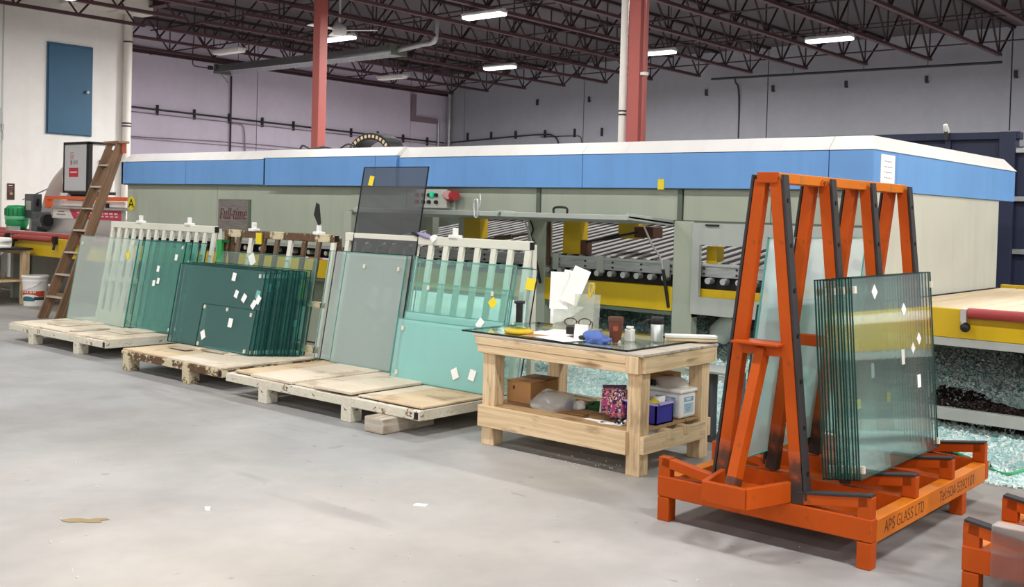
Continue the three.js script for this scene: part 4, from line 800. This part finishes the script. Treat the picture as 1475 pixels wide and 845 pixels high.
  for (let k = 0; k < 2; k++) { const p = solo('plank_offcut', bx(-.17, .17, 0, .019, -.045, .045, .003, true), [M.pine, M.plasticWhite][k], ['bare wood offcut under the white board on the bench corner', 'white board lying on top of the wood offcut at the bench corner'][k], 'board', [-3.69, TY + k * .021, -6.215 + k * .006]); p.rotation.y = .66; }
  // acrylic holder with papers
  const h = thing('document_holder', 'clear acrylic document holder leaning at the back of the bench', 'document holder', at(-4.62, -6.16)); h.rotation.y = .35;
  raw(h, 'back_plate', bx(-.17, .13, 0, .34, -.005, .0).rotateX(-.12), M.acrylic); raw(h, 'front_plate', bx(.0, .19, 0, .25, .05, .055).rotateX(-.12), M.acrylic); raw(h, 'base', bx(-.17, .19, 0, .006, -.05, .07), M.acrylic);
  for (let k = 0; k < 3; k++) { const p = solo('paper_document', bx(-.068 + k * .01, .068, 0, .27, 0, .0015), M.paper, ['front white paper hanging from the document holder', 'tilted white paper sticking up from the document holder', 'middle white paper between the two in the holder'][k], 'paper', at(-4.73 + [0, .075, .035][k], -6.10 - k * .012, TY + [.135, .185, .15][k])); p.rotation.y = .45; p.rotation.z = [.04, -.32, -.1][k]; p.rotation.x = -.1; }
  const l = solo('yellow_tag', tube([[0, 0, 0], [-.012, .05, 0], [.0, .095, 0], [.022, .10, 0], [.028, .07, 0], [.012, .03, 0], [-.01, 0, 0]], .007, 40, 8), M.yellow, 'yellow loop tag sticking up from the acrylic holder', 'tag', at(-4.42, -6.06, TY + .24));
}
{ // on the shelf below
  const SY = .280, p = (x, z) => [x, SY, z];
  const b = thing('cardboard_box', 'closed brown cardboard box on the left of the bench shelf', 'box', p(-4.72, -5.82)); b.rotation.y = .02;
  raw(b, 'carton', bx(-.105, .105, 0, .145, -.16, .16, .004), M.cardboard); raw(b, 'flap', bx(-.11, .11, .145, .15, .0, .165), M.cardboard); raw(b, 'flap', bx(-.11, .11, .147, .153, -.16, .0).rotateX(.02), std({ color: 0x7a5638, roughness: .9 }));
  raw(b, 'mark', bx(-.05, -.035, .09, .115, .16, .1608), M.ink);
  const g = solo('plastic_bag', M.lump(.16, .085, .12, 3), glass([.88, .88, .86], .12, { transmission: .62 }), 'crumpled clear plastic bag on the bench shelf front', 'bag', p(-4.42, -5.68));
  const sg = thing('green_glove', 'dark green glove lying mid shelf under the bench', 'glove', p(-4.20, -5.86)); M.greenCloth = std({ color: 0x234d2c, roughness: .9 });
  raw(sg, 'palm', M.lump(.07, .04, .05, 8), M.greenCloth); for (let k = 0; k < 4; k++) raw(sg, 'finger', new THREE.CapsuleGeometry(.012, .05, 4, 8).rotateZ(1.35).translate(-.02 + k * .006, .05 - k * .01, -.05 + k * .03).rotateY(2.6), M.greenCloth);
  const rg = thing('rag', 'blue and white rag beside the green glove', 'rag', p(-4.30, -5.80)); raw(rg, 'cloth', M.lump(.055, .035, .035, 12), M.plasticWhite); raw(rg, 'cloth', M.lump(.035, .03, .03, 14).translate(-.05, 0, .02), std({ color: 0x2c5aa0, roughness: .9 }));
  const cl = solo('clipboard', bx(-.12, .12, 0, .005, -.06, .06), M.cardboard, 'flat card lying in front of the rag on the shelf', 'card', p(-4.24, -5.66)); cl.rotation.y = .1;
  const pl = solo('plier_tool', merge([rod([-.12, .01, 0], [.10, .01, .01], .008, 8), rod([-.12, .01, .02], [-.1, .01, -.05], .008, 8)]), M.greyPaint, 'grey metal tool at the back of the bench shelf', 'tool', p(-4.50, -6.16)); pl.rotation.y = -.1;
  const bin = thing('storage_bin', 'violet blue plastic bin on the right of the shelf', 'bin', p(-3.77, -5.80)); M.violet = std({ color: 0x2c229a, roughness: .4 });
  raw(bin, 'bin_wall', merge([bx(-.15, .15, 0, .13, .09, .10), bx(-.15, .15, 0, .13, -.10, -.09), bx(-.15, -.14, 0, .13, -.1, .1), bx(.14, .15, 0, .13, -.1, .1), bx(-.15, .15, 0, .008, -.1, .1)]), M.violet); raw(bin, 'bin_rim', merge([bx(-.165, .165, .125, .137, .085, .115), bx(-.165, .165, .125, .137, -.115, -.085), bx(.135, .165, .125, .137, -.1, .1), bx(-.165, -.135, .125, .137, -.1, .1)]), std({ color: 0xb9b4e8, roughness: .4 }));
  const bagTex = tex(256, 256, (u, v) => { const k = N2(u * 22, v * 22, 22, 22), q = N1(u * 14, v * 14, 14, 14); return k > .68 ? [230, 150, 130] : q > .62 ? [190, 60, 130] : k < .25 ? [235, 225, 235] : [70, 20, 70]; }, [4, 4]);
  const pb = thing('snack_bag', 'purple patterned bag leaning on the violet bin', 'bag', p(-3.93, -5.68)); raw(pb, 'bag_body', bx(-.09, .09, 0, .20, -.03, .03, .02).rotateX(-.2).rotateZ(.12), std({ map: bagTex, roughness: .5 })); raw(pb, 'bag_seal', bx(-.09, .09, .195, .215, -.045, -.03).rotateZ(.12), std({ color: 0x3e1540, roughness: .5 }));
  const wb = solo('white_pouch', bx(-.07, .07, 0, .10, -.008, .008, .006).rotateX(-.5).rotateY(.5), M.plasticWhite, 'white and blue pouch leaning left of the purple bag', 'pouch', p(-4.03, -5.78));
  solo('brown_rag', M.lump(.07, .025, .045, 20), std({ color: 0x8a6a44, roughness: .95 }), 'brown crumpled paper in front of the purple bag', 'rag', p(-4.0, -5.62));
  for (let k = 0; k < 3; k++) { const a = solo('paper_wrapper', bx(-.06, .06, 0, .003, -.04, .04), [M.paper, M.yellowPaper, M.paper][k], ['white wrapper in the open violet bin', 'small yellowish packet in the open violet bin', 'second white wrapper leaning in the violet bin'][k], 'wrapper', [-3.77 + [-.03, .05, .09][k], SY + .10 + k * .012, -5.79 + [.0, .02, -.03][k]]); a.rotation.set(.3, k, .25); }
  const tub = thing('plastic_tub', 'white plastic tub with lid and blue label at the shelf end', 'tub', p(-3.74, -6.08)); 
  const lab = canvasTex(256, 256, (x, W, H) => { x.fillStyle = '#e9eef2'; x.fillRect(0, 0, W, H); x.fillStyle = '#7fa8c4'; x.fillRect(20, 20, 216, 60); x.fillStyle = '#b7cfdf'; x.fillRect(20, 100, 216, 130); x.fillStyle = '#5b89ad'; for (let k = 0; k < 5; k++) x.fillRect(36 + k * 8, 112 + k * 22, 150 - k * 14, 9); x.fillStyle = '#e9eef2'; x.fillRect(60, 34, 130, 12); x.fillRect(80, 54, 90, 10); });
  raw(tub, 'tub_body', bx(-.125, .125, 0, .17, -.10, .10, .02), M.plasticWhite); raw(tub, 'lid', bx(-.135, .135, .165, .192, -.11, .11, .012), M.plasticWhite); raw(tub, 'label', new THREE.PlaneGeometry(.18, .13).translate(.01, .085, .1012), std({ map: lab, roughness: .5 })); raw(tub, 'label', new THREE.PlaneGeometry(.14, .13).rotateY(Math.PI / 2).translate(.1262, .085, 0), M.lab = std({ map: lab, roughness: .5 }));
  for (let k = 0; k < 4; k++) { const bt = thing('marker_pen', ['leftmost black and orange marker standing behind the violet bin', 'second black and orange marker behind the violet bin', 'third black and orange marker behind the violet bin', 'rightmost black and orange marker behind the violet bin'][k], 'marker', p(-3.93 + k * .028, -6.02)); raw(bt, 'barrel', rod([0, 0, 0], [0, .14, 0], .012, 12), std({ color: 0xd98a2a, roughness: .5 })); raw(bt, 'cap', rod([0, .14, 0], [0, .23, 0], .0125, 12), M.black); }
  solo('foam_wrap', M.lump(.11, .05, .07, 31), std({ color: 0xcfc4bd, roughness: .8 }), 'beige crumpled wrap lying on the white tub lid', 'wrap', [-3.77, SY + .19, -6.1]);
  const cb2 = thing('cardboard_box', 'brown carton at the back of the shelf behind the tub', 'box', p(-3.9, -6.2)); raw(cb2, 'carton', bx(-.12, .12, 0, .26, -.05, .05, .004), M.cardboard); raw(cb2, 'flap', bx(-.12, .12, .26, .266, -.05, .08), M.cardboard);
  const tl = thing('keys', 'small bunch of steel bits at the front corner of the shelf', 'keys', p(-3.78, -5.54)); for (let k = 0; k < 6; k++) raw(tl, 'key', rod([k * .016 - .04, 0.01, 0], [k * .016 - .05 + (k % 2) * .03, .035, .03 * (k % 3) - .03], .006, 6), k % 2 ? M.steel : M.black);
  for (let k = 0; k < 2; k++) { const q = solo('paper_slip', bx(-.08, .08, 0, .0015, -.035, .035), M.paper, ['white paper slip lying left on the shelf front edge', 'white paper slip lying right on the shelf front edge'][k], 'paper', p(-3.98 + k * .13, -5.56 + k * .02)); q.rotation.y = -.1 + k * .3; }
}
{ // grey steel stand
  const t = thing('steel_stand', 'grey steel stand with a flat top between workbench and orange rack', 'stand', [-3.86, 0, -6.86]);
  raw(t, 'top_plate', bx(-.17, .20, .485, .505, -.16, .16, .006), M.greyPaint);
  M.steelGrey = std({ color: 0x55585c, roughness: .45, metalness: .3 });
  for (const [x, z] of [[-.02, .06], [.13, -.08]]) raw(t, 'leg', bx(x - .05, x + .05, .01, .485, z - .045, z + .045, .006), M.steelGrey);
  raw(t, 'base_plate', bx(-.16, .22, 0, .012, -.16, .16), M.steelGrey);
}
// ================================================================ the left end
{ // leaning wooden ladder
  const a0 = [-14.05, 0, -6.80], a1 = [-13.80, 2.38, -7.62], b0 = [-13.62, 0, -6.82], b1 = [-13.50, 2.38, -7.59];
  const t = thing('step_ladder', 'brown wooden step ladder leaning on the left end of the blue machine', 'ladder', [-13.8, 0, -7.0]);
  const L = (p, q, f) => p.map((v, i) => v + (q[i] - v) * f);
  part(t, 'rail', bar(a0, a1, .03, .085, [0, .33, .94], .004, true), M.oldWood); part(t, 'rail', bar(b0, b1, .03, .085, [0, .33, .94], .004, true), M.oldWood);
  const c0 = [-14.03, 0, -6.87], c1 = [-13.80, 2.30, -7.66], d0 = [-13.605, 0, -6.89], d1 = [-13.505, 2.30, -7.635];
  part(t, 'rear_rail', bar(c0, c1, .025, .05, [0, .33, .94], .003, true), M.oldWood); part(t, 'rear_rail', bar(d0, d1, .025, .05, [0, .33, .94], .003, true), M.oldWood);
  for (let k = 1; k <= 7; k++) { const f = k / 8, p = L(a0, a1, f), q = L(b0, b1, f); part(t, 'tread', bar([p[0], p[1], p[2]], [q[0], q[1], q[2]], .022, .09, [0, 0, 1], .003, true), M.greyWood); part(t, 'tread_rod', rod([p[0], p[1] - .03, p[2] - .02], [q[0], q[1] - .03, q[2] - .02], .006, 6), M.rust); }
  for (const f of [.14, .5]) part(t, 'rear_slat', bar(L(c0, c1, f), L(d0, d1, f), .045, .018, [0, 0, 1], 0, true), M.oldWood);
  part(t, 'top_cap', bar([-13.87, 2.40, -7.64], [-13.42, 2.40, -7.61], .03, .16, [0, 0, 1], .004, true), M.oldWood);
  part(t, 'hinge', bx(-13.47, -13.44, 2.25, 2.38, -7.66, -7.60), std({ color: 0x9c4a30, roughness: .7 }));
}
{ // white pail
  const t = thing('plastic_pail', 'white plastic pail with a red and teal label beside the ladder', 'bucket', [-15.77, 0, -7.55]);
  const lab = canvasTex(512, 256, (x, W, H) => {
    x.fillStyle = '#efece6'; x.fillRect(0, 0, W, H); x.fillStyle = '#c8472c'; for (let k = 0; k < 2; k++) { const o = k * 256; x.fillRect(o + 20, 96, 216, 90); x.fillStyle = '#f3efe8'; x.font = 'bold 40px sans-serif'; x.fillText('SALER', o + 60, 128); x.beginPath(); x.arc(o + 120, 240, 92, 0, 7); x.fill(); x.fillStyle = '#2c6d78'; x.beginPath(); x.arc(o + 110, 236, 56, 0, 7); x.fill(); x.fillStyle = '#284048'; x.fillRect(o + 160, 190, 76, 50); x.fillStyle = '#c8472c'; }
  });
  raw(t, 'pail_body', lathe([[0, 0], [.155, 0], [.158, .01], [.178, .36], [.186, .365], [.186, .385], [.18, .39], [.18, .41], [.188, .415], [.188, .44]], 0, 0, 0, 32), M.plasticWhite);
  raw(t, 'lid', lathe([[.19, .425], [.196, .43], [.196, .455], [.18, .46], [.17, .45], [0, .45]], 0, 0, 0, 32), M.plasticWhite);
  raw(t, 'label', new THREE.CylinderGeometry(.1775, .1635, .24, 32, 1, true, 0, Math.PI * 2).translate(0, .20, 0), std({ map: lab, roughness: .5 })).rotation.y = 2.2;
  raw(t, 'wire_handle', tube([[-.19, .38, 0], [-.17, .30, .1], [0, .24, .20], [.17, .30, .1], [.19, .38, 0]], .004, 30, 6), M.steel);
}
{ // side bench at the left edge
  const t = thing('side_bench', 'wooden side bench at the left edge, in front of the yellow conveyor', 'workbench', [-16.9, 0, -7.3]);
  part(t, 'bench_top', bx(-18.2, -16.0, .825, .855, -7.62, -6.9, .004), M.dark); part(t, 'frame_rail', bx(-18.2, -16.05, .76, .825, -7.0, -6.95, .004, true), M.pine); part(t, 'frame_rail', bx(-18.2, -16.05, .76, .825, -7.6, -7.55, .004, true), M.pine);
  for (const [x, z] of [[-16.12, -7.05], [-16.12, -7.55], [-18.1, -7.05], [-18.1, -7.55]]) part(t, 'leg', bx(x - .055, x + .055, 0, .82, z - .05, z + .05, .004, true), M.pine);
  part(t, 'shelf', bx(-18.15, -16.1, .34, .37, -7.6, -6.95, .004, true), M.pine); part(t, 'castor', merge([rod([-16.75, .08, -7.1], [-16.75, .34, -7.1], .025, 10), rod([-16.79, .06, -7.1], [-16.71, .06, -7.1], .06, 16)]), M.dark);
  const items = [['paper_pile', [-16.7, .857, -7.3], bx(-.35, .3, 0, .07, -.18, .18, .01), M.paper, 'heap of white paper on the side bench at the left edge', 'paper'], ['paper_roll', [-16.55, .92, -7.35], bx(-.2, .2, 0.008, .08, -.12, .12, .03), M.plasticWhite, 'white wrapped bundle on top of the paper heap', 'bundle'], ['paper_stack', [-16.28, .857, -7.2], bx(-.16, .16, 0, .03, -.14, .14, .004), M.paper, 'low white paper pile at the bench corner near the pail', 'paper']];
  for (const [n, p, g, m, l, c] of items) solo(n, g, m, l, c, p);
  const hb = thing('spray_bottle', 'yellow green bottle lying on the papers of the side bench', 'bottle', [-16.78, .94, -7.12]); raw(hb, 'bottle_body', lathe([[0, 0], [.05, 0], [.055, .03], [.05, .1], [.02, .13], [.018, .15], [0, .15]], 0, 0, 0, 18), std({ color: 0xd3e23a, roughness: .4 })); raw(hb, 'cap', rod([0, .15, 0], [0, .18, 0], .02, 12), M.green);
  const yb = thing('yellow_bottle', 'tall yellow bottle on the shelf of the side bench', 'bottle', [-16.85, .37, -7.3]); raw(yb, 'bottle_body', lathe([[0, 0], [.07, 0], [.07, .2], [.03, .27], [.025, .33], [0, .33]], 0, 0, 0, 20), std({ color: 0xa08c1e, roughness: .5 })); raw(yb, 'cap', rod([0, .33, 0], [0, .38, 0], .028, 12), M.dark);
  solo('red_can', lathe([[0, 0], [.12, 0], [.12, .3], [.1, .32], [0, .32]], 0, 0, 0, 24), std({ color: 0x9e2016, roughness: .45 }), 'red can on the shelf of the side bench at the left edge', 'can', [-17.2, .37, -7.25]);
  solo('small_tin', lathe([[0, 0], [.05, 0], [.05, .11], [0, .11]], 0, 0, 0, 18), std({ color: 0x7b756a, roughness: .6 }), 'small dull tin on the side bench shelf near the pail', 'tin', [-16.3, .37, -7.3]);
}
{ // machine behind the left conveyor
  const z = -8.6, t = thing('edging_machine', 'grey glass edging machine with an orange frame behind the left conveyor', 'machine', [-16.7, 0, -9]);
  part(t, 'machine_body', bx(-17.9, -14.3, .95, 1.30, -9.4, -8.75, .02), M.steel); part(t, 'machine_base', bx(-17.7, -14.4, 0, .95, -9.37, -8.9), M.greyPaint);
  part(t, 'top_rail', bx(-17.75, -14.6, 1.45, 1.49, -8.72, -8.62, .01), M.galv);
  part(t, 'orange_frame', merge([bx(-17.6, -14.6, 1.60, 1.66, -8.66, -8.56, .008), bx(-17.6, -17.5, 1.46, 1.6, -8.66, -8.56, .008), bx(-17.6, -17.5, 1.60, 1.66, -9.2, -8.66)]), std({ color: 0xe2622c, roughness: .5 }));
  part(t, 'white_cover', bx(-17.25, -15.2, 1.49, 1.60, -9.0, -8.66, .02), M.plasticWhite);
  const sign = canvasTex(512, 96, (x, W, H) => { x.fillStyle = '#e6e4e2'; x.fillRect(0, 0, W, H); x.fillStyle = '#c63a5a'; x.beginPath(); x.moveTo(130, 0); x.lineTo(W, 0); x.lineTo(W, H); x.lineTo(165, H); x.fill(); x.fillStyle = '#f0dfe2'; for (let k = 0; k < 9; k++) { x.fillRect(190 + k * 34, 22, 24, 16); x.fillRect(196 + k * 34, 54, 22, 12); } x.fillStyle = '#8a8a90'; x.fillRect(40, 20, 50, 12); x.fillRect(30, 50, 70, 14); });
  part(t, 'sign_board', bx(-17.62, -15.3, 1.285, 1.45, -8.73, -8.70), M.greyPaint); part(t, 'sign_print', new THREE.PlaneGeometry(2.2, .15).translate(-16.48, 1.367, -8.698), std({ map: sign, roughness: .6 }));
  part(t, 'drive_motor', merge([rod([-18.1, 1.2, -8.7], [-17.75, 1.2, -8.7], .12, 20), bx(-18.15, -17.95, 1.05, 1.38, -8.85, -8.6, .01)]), M.steelGrey);
  part(t, 'drive_coupling', rod([-17.75, 1.25, -8.66], [-17.66, 1.25, -8.66], .1, 18), M.black);
  const knobs = [-16.3, -15.95, -15.7].map(x => rod([x, 1.49, -8.64], [x, 1.56, -8.64], .03, 10)); part(t, 'clamp_knob', merge(knobs), M.black);
  // tall white cabinet above it
  const c = thing('control_cabinet', 'white cabinet with black edges and a small red sign over the left machine', 'cabinet', [-16.65, 1.7, -8.9]);
  part(c, 'cabinet_body', bx(-17.04, -16.25, 1.72, 2.52, -9.05, -8.62, .01), M.plasticWhite);
  part(c, 'edge_trim', merge([bx(-17.06, -16.22, 2.50, 2.54, -9.07, -8.6), bx(-17.06, -16.22, 1.69, 1.74, -9.07, -8.6), bx(-17.06, -17.03, 1.72, 2.52, -8.64, -8.6), bx(-16.30, -16.22, 1.72, 2.52, -8.66, -8.6)]), M.dark);
  const fac = canvasTex(256, 256, (x, W, H) => { x.fillStyle = '#cfd2d6'; x.fillRect(0, 0, W, H); x.strokeStyle = '#c98a90'; x.lineWidth = 6; x.strokeRect(70, 42, 34, 34); x.fillStyle = '#b8767e'; x.fillRect(82, 54, 14, 14); x.fillRect(70, 84, 22, 26); x.fillStyle = '#9ea0a6'; x.fillRect(104, 86, 26, 22); x.fillRect(136, 84, 20, 24); x.fillStyle = '#c92b3c'; x.fillRect(54, 128, 112, 52); x.fillStyle = '#eec9cc'; x.fillRect(68, 148, 84, 9); });
  part(c, 'door_face', bx(-17.02, -16.31, 1.75, 2.49, -8.62, -8.605), M.greyPaint); part(c, 'face_print', new THREE.PlaneGeometry(.7, .73).translate(-16.665, 2.12, -8.603), std({ map: fac, roughness: .6 }));
  part(c, 'side_window', bx(-16.23, -16.215, 1.78, 2.25, -8.98, -8.78), M.dark); part(c, 'support_foot', bx(-16.95, -16.4, 1.655, 1.70, -8.95, -8.65), M.dark);
  const nb = solo('white_block', bx(-.11, .11, 0, .05, -.04, .04, .008), M.plasticWhite, 'small white block on the orange frame under the cabinet', 'block', [-16.98, 1.66, -8.61]);
  // suction hose
  const h = thing('suction_hose', 'grey translucent ventilation hose bending up behind the left machine', 'hose', [-18.3, 1.1, -8.9]);
  part(h, 'hose', tube([[-18.2, .98, -8.95], [-18.15, 1.4, -8.95], [-17.95, 1.75, -8.95], [-17.6, 2.0, -8.95], [-17.35, 2.1, -8.95], [-17.1, 2.0, -8.95]], .16, 60, 16), std({ color: 0xc4bcb8, roughness: .7 }));
  part(h, 'hose_box', bx(-17.5, -17.1, 1.85, 2.2, -9.1, -8.8, .02), M.plasticWhite); part(h, 'support_rod', rod([-18.9, 1.58, -8.8], [-17.75, 1.85, -8.85], .012, 8), M.galv);
  // green motor and grey switch box
  const m = thing('green_motor', 'bright green electric motor standing on the left conveyor bed', 'motor', [-18.72, .985, -8.62]);
  raw(m, 'motor_body', lathe([[0, .05], [.14, .05], [.17, .14], [.19, .17], [.19, .24], [.17, .25], [.17, .30], [.19, .31], [.19, .44], [.15, .49], [0, .5]], 0, 0, 0, 28), std({ color: 0x1f9a5c, roughness: .45 })); raw(m, 'mount', bx(-.2, .2, 0, .05, -.15, .15, .008), M.dark); raw(m, 'band', lathe([[.172, .24], [.2, .245], [.2, .30], [.172, .305]], 0, 0, 0, 28), std({ color: 0x6fc79a, roughness: .4 }));
  const fins = []; for (let k = 0; k < 16; k++) fins.push(bx(-.006, .006, .31, .44, .185, .205).rotateY(k / 16 * 6.283)); raw(m, 'cooling_fins', merge(fins), M.green);
  const s = thing('switch_box', 'grey electrical switch box on a post behind the green motor', 'switch box', [-18.4, .985, -8.75]);
  raw(s, 'box_body', bx(-.16, .16, .28, .70, -.08, .08, .012), M.steelGrey); raw(s, 'lid_plate', bx(-.09, .1, .42, .58, .08, .088), M.greyPaint); raw(s, 'post', bx(-.05, .14, 0, .30, -.04, .04), M.greyPaint); raw(s, 'lever', rod([.16, .5, 0], [.24, .62, .03], .022, 10), M.black);
  const e = thing('safety_sign', 'dark brown safety poster on the white wall above the green motor', 'sign', [XW, 1.73, -9.3]);
  const sg = canvasTex(96, 256, (x, W, H) => { x.fillStyle = '#3a211f'; x.fillRect(0, 0, W, H); x.fillStyle = '#c9c2bd'; x.fillRect(14, 20, 56, 16); x.fillStyle = '#8f3a34'; x.fillRect(12, 52, 70, 22); x.fillStyle = '#a08a3c'; x.beginPath(); x.arc(52, 160, 22, 0, 7); x.fill(); x.fillStyle = '#7c5a4c'; for (let k = 0; k < 4; k++) x.fillRect(14, 92 + k * 12, 66 - k * 6, 5); });
  part(e, 'board', bx(XW, XW + .012, 1.57, 1.88, -9.38, -9.24), M.dark); part(e, 'print', new THREE.PlaneGeometry(.135, .30).rotateY(Math.PI / 2).translate(XW + .0135, 1.725, -9.31), std({ map: sg, roughness: .7 }));
  solo('white_cloth', M.lump(.14, .05, .1, 41), M.plasticWhite, 'white crumpled cloth on the left conveyor bed', 'cloth', [-17.75, 1.0, -8.25]);
  // hanging cable with wall hook
  const w = thing('wall_cable', 'thin cable loop hanging on the white wall at the left edge', 'cable', [XW, 2.9, -9.1]); part(w, 'cable', tube([[XW + .03, 3.3, -9.08], [XW + .03, 3.0, -9.1], [XW + .03, 2.78, -9.14], [XW + .03, 2.65, -9.1], [XW + .03, 2.6, -8.95]], .008), M.greyPaint); part(w, 'hook', bx(XW, XW + .06, 2.88, 3.0, -9.14, -9.1), M.galv);
}
// ================================================================ broken glass and floor litter
const heapH = (x, z) => {                                   // height of the heap of broken glass
  const d = Math.max(0, Math.min(1, (-7.05 - z) / 2.1)), ex = step(-7.5, -6.4, x) * (1 - step(1.8, 2.6, x));
  const front = .02 + .78 * Math.pow(d, .95);
  const right = step(-3.4, -2.3, x);
  const h = front * (1 - right) + right * (.02 + .60 * Math.pow(Math.max(0, Math.min(1, (-7.45 - z) / 2.0)), .9));
  const n = fbm(N1, (x + 20) / 10, (z + 20) / 10, 24, 24, 4) - .5;
  return ex * Math.max(0, h + .22 * n * Math.min(1, h * 5)) - .012;
};
{
  const g = new THREE.PlaneGeometry(10.4, 3.6, 300, 120).rotateX(-Math.PI / 2); const p = g.attributes.position;
  for (let i = 0; i < p.count; i++) { const x = p.getX(i) - 2.4, z = p.getZ(i) - 8.75; p.setXYZ(i, x, Math.max(-.02, heapH(x, z)), z); }
  g.computeVertexNormals();
  const uv = new Float32Array(p.count * 2); for (let i = 0; i < p.count; i++) { uv[2 * i] = p.getX(i); uv[2 * i + 1] = p.getZ(i); } g.setAttribute('uv', new THREE.BufferAttribute(uv, 2));
  const heap = new THREE.Group(); heap.name = 'broken_glass_heap'; tag(heap, 'heap of crushed pale green glass under the machine', 'broken glass', null, 'stuff'); scene.add(heap); origin.set(heap, [0, 0, 0]);
  raw(heap, 'heap_body', g, M.mound);
  const shard = new THREE.TetrahedronGeometry(1, 0), N = 56000, im = new THREE.InstancedMesh(shard, M.crystal, N), q = new THREE.Quaternion(), s = new THREE.Vector3(), m4 = new THREE.Matrix4(), c = new THREE.Color(), e = new THREE.Euler();
  for (let i = 0; i < N; i++) {
    let x, z, h, k = 0; do { x = rr(-7.4, 2.6); z = rr(-9.6, -6.9); h = heapH(x, z); k++; } while ((h < .0 && !(R() < .03 && z > -7.7)) && k < 30);
    const size = .008 + .016 * R() * R(); e.set(R() * 6, R() * 6, R() * 6); q.setFromEuler(e); s.set(size * rr(.6, 1.4), size * rr(.4, 1), size * rr(.6, 1.4));
    m4.compose(new THREE.Vector3(x, Math.max(h, .0) + size * .35, z), q, s); im.setMatrixAt(i, m4);
    const t = R(); c.setRGB(.62 + .36 * t, .88 + .12 * t, .86 + .13 * t); im.setColorAt(i, c);
  }
  im.name = 'shards'; heap.add(im);
  // dark swarf on and before the rail at the right
  const N2c = 5000, ch = new THREE.InstancedMesh(new THREE.TetrahedronGeometry(1, 0), M.chips, N2c);
  for (let i = 0; i < N2c; i++) {
    const near = i % 2; let x = near ? rr(-3.1, -2.1) : rr(-2.75, -1.7), z = near ? rr(-7.5, -7.12) : rr(-8.3, -7.8);
    const cx = near ? -2.75 : -2.25, cz = near ? -7.35 : -8.0, fall = Math.exp(-(((x - cx) / .38) ** 2 + ((z - cz) / .22) ** 2));
    const h = near ? .10 * fall : Math.max(heapH(x, z), 0) + .06 * fall; const size = .008 + .014 * R(); e.set(R() * 6, R() * 6, R() * 6); q.setFromEuler(e); s.set(size * 1.3, size * .5, size);
    m4.compose(new THREE.Vector3(x, h + .004, z), q, s); ch.setMatrixAt(i, m4); const t = R(); c.setRGB(.07 + .2 * t, .055 + .15 * t, .05 + .13 * t); ch.setColorAt(i, c);
  }
  ch.name = 'dark_debris'; tag(ch, 'brown metallic debris lying on the broken glass by the rail', 'debris', null, 'stuff'); scene.add(ch);
  const st = solo('green_strap', tube([[-2.5, .06, -7.55], [-2.2, .03, -7.4], [-1.95, .02, -7.2], [-1.85, .05, -7.3], [-1.6, .08, -7.5], [-1.3, .06, -7.55]], .010, 50, 6), std({ color: 0x3aa06a, roughness: .5 }), 'thin green strap lying on the glass crumbs at the right', 'strap', [0, 0, 0]);
}
{ // litter on the floor
  const a = solo('paper_scrap', bx(-.035, .035, 0, .001, -.025, .025), M.paper, 'white paper scrap on the bare floor before the workbench', 'scrap', [-4.07, .001, -4.08]); a.rotation.y = .4;
  const b = solo('cardboard_scrap', new THREE.ExtrudeGeometry((() => { const s = new THREE.Shape(); [[-.11, 0], [-.07, .03], [-.02, .035], [.02, .02], [.05, .045], [.10, .05], [.12, .03], [.08, .01], [.10, -.02], [.04, -.03], [.0, -.02], [-.05, -.035], [-.09, -.02]].forEach(([x, y], i) => i ? s.lineTo(x, y) : s.moveTo(x, y)); return s; })(), { depth: .003, bevelEnabled: false }).rotateX(-Math.PI / 2), std({ color: 0xa08a66, roughness: .9 }), 'torn brown cardboard scrap on the floor at lower left', 'scrap', [-5.03, .001, -2.67]); b.rotation.y = .7;
  const c = solo('plastic_scrap', muv(new ConvexGeometry([[-.03, 0, 0], [.03, .0, .01], [.02, .02, 0], [0, 0, .02], [-.02, .012, .01]].map(p => new THREE.Vector3(...p)))), M.plasticWhite, 'small white plastic scrap on the floor left of the paper scrap', 'scrap', [-4.785, .0, -3.228]);
  const crumbs = []; for (let i = 0; i < 70; i++) { const x = rr(-7, -1.2), z = rr(-5.2, -2.2), s = rr(.003, .008); crumbs.push(new THREE.TetrahedronGeometry(s, 0).translate(x, s * .4, z)); }
  for (let i = 0; i < 60; i++) { const x = rr(-4.3, -3.5), z = rr(-5.75, -5.3), s = rr(.003, .009); crumbs.push(new THREE.TetrahedronGeometry(s, 0).translate(x, s * .4, z)); }
  const m = new THREE.Mesh(merge(crumbs), M.plasticWhite); m.name = 'glass_crumbs'; tag(m, 'white glass crumbs strewn on the concrete floor', 'crumbs', null, 'stuff'); scene.add(m);
}
renderer.render(scene, camera);
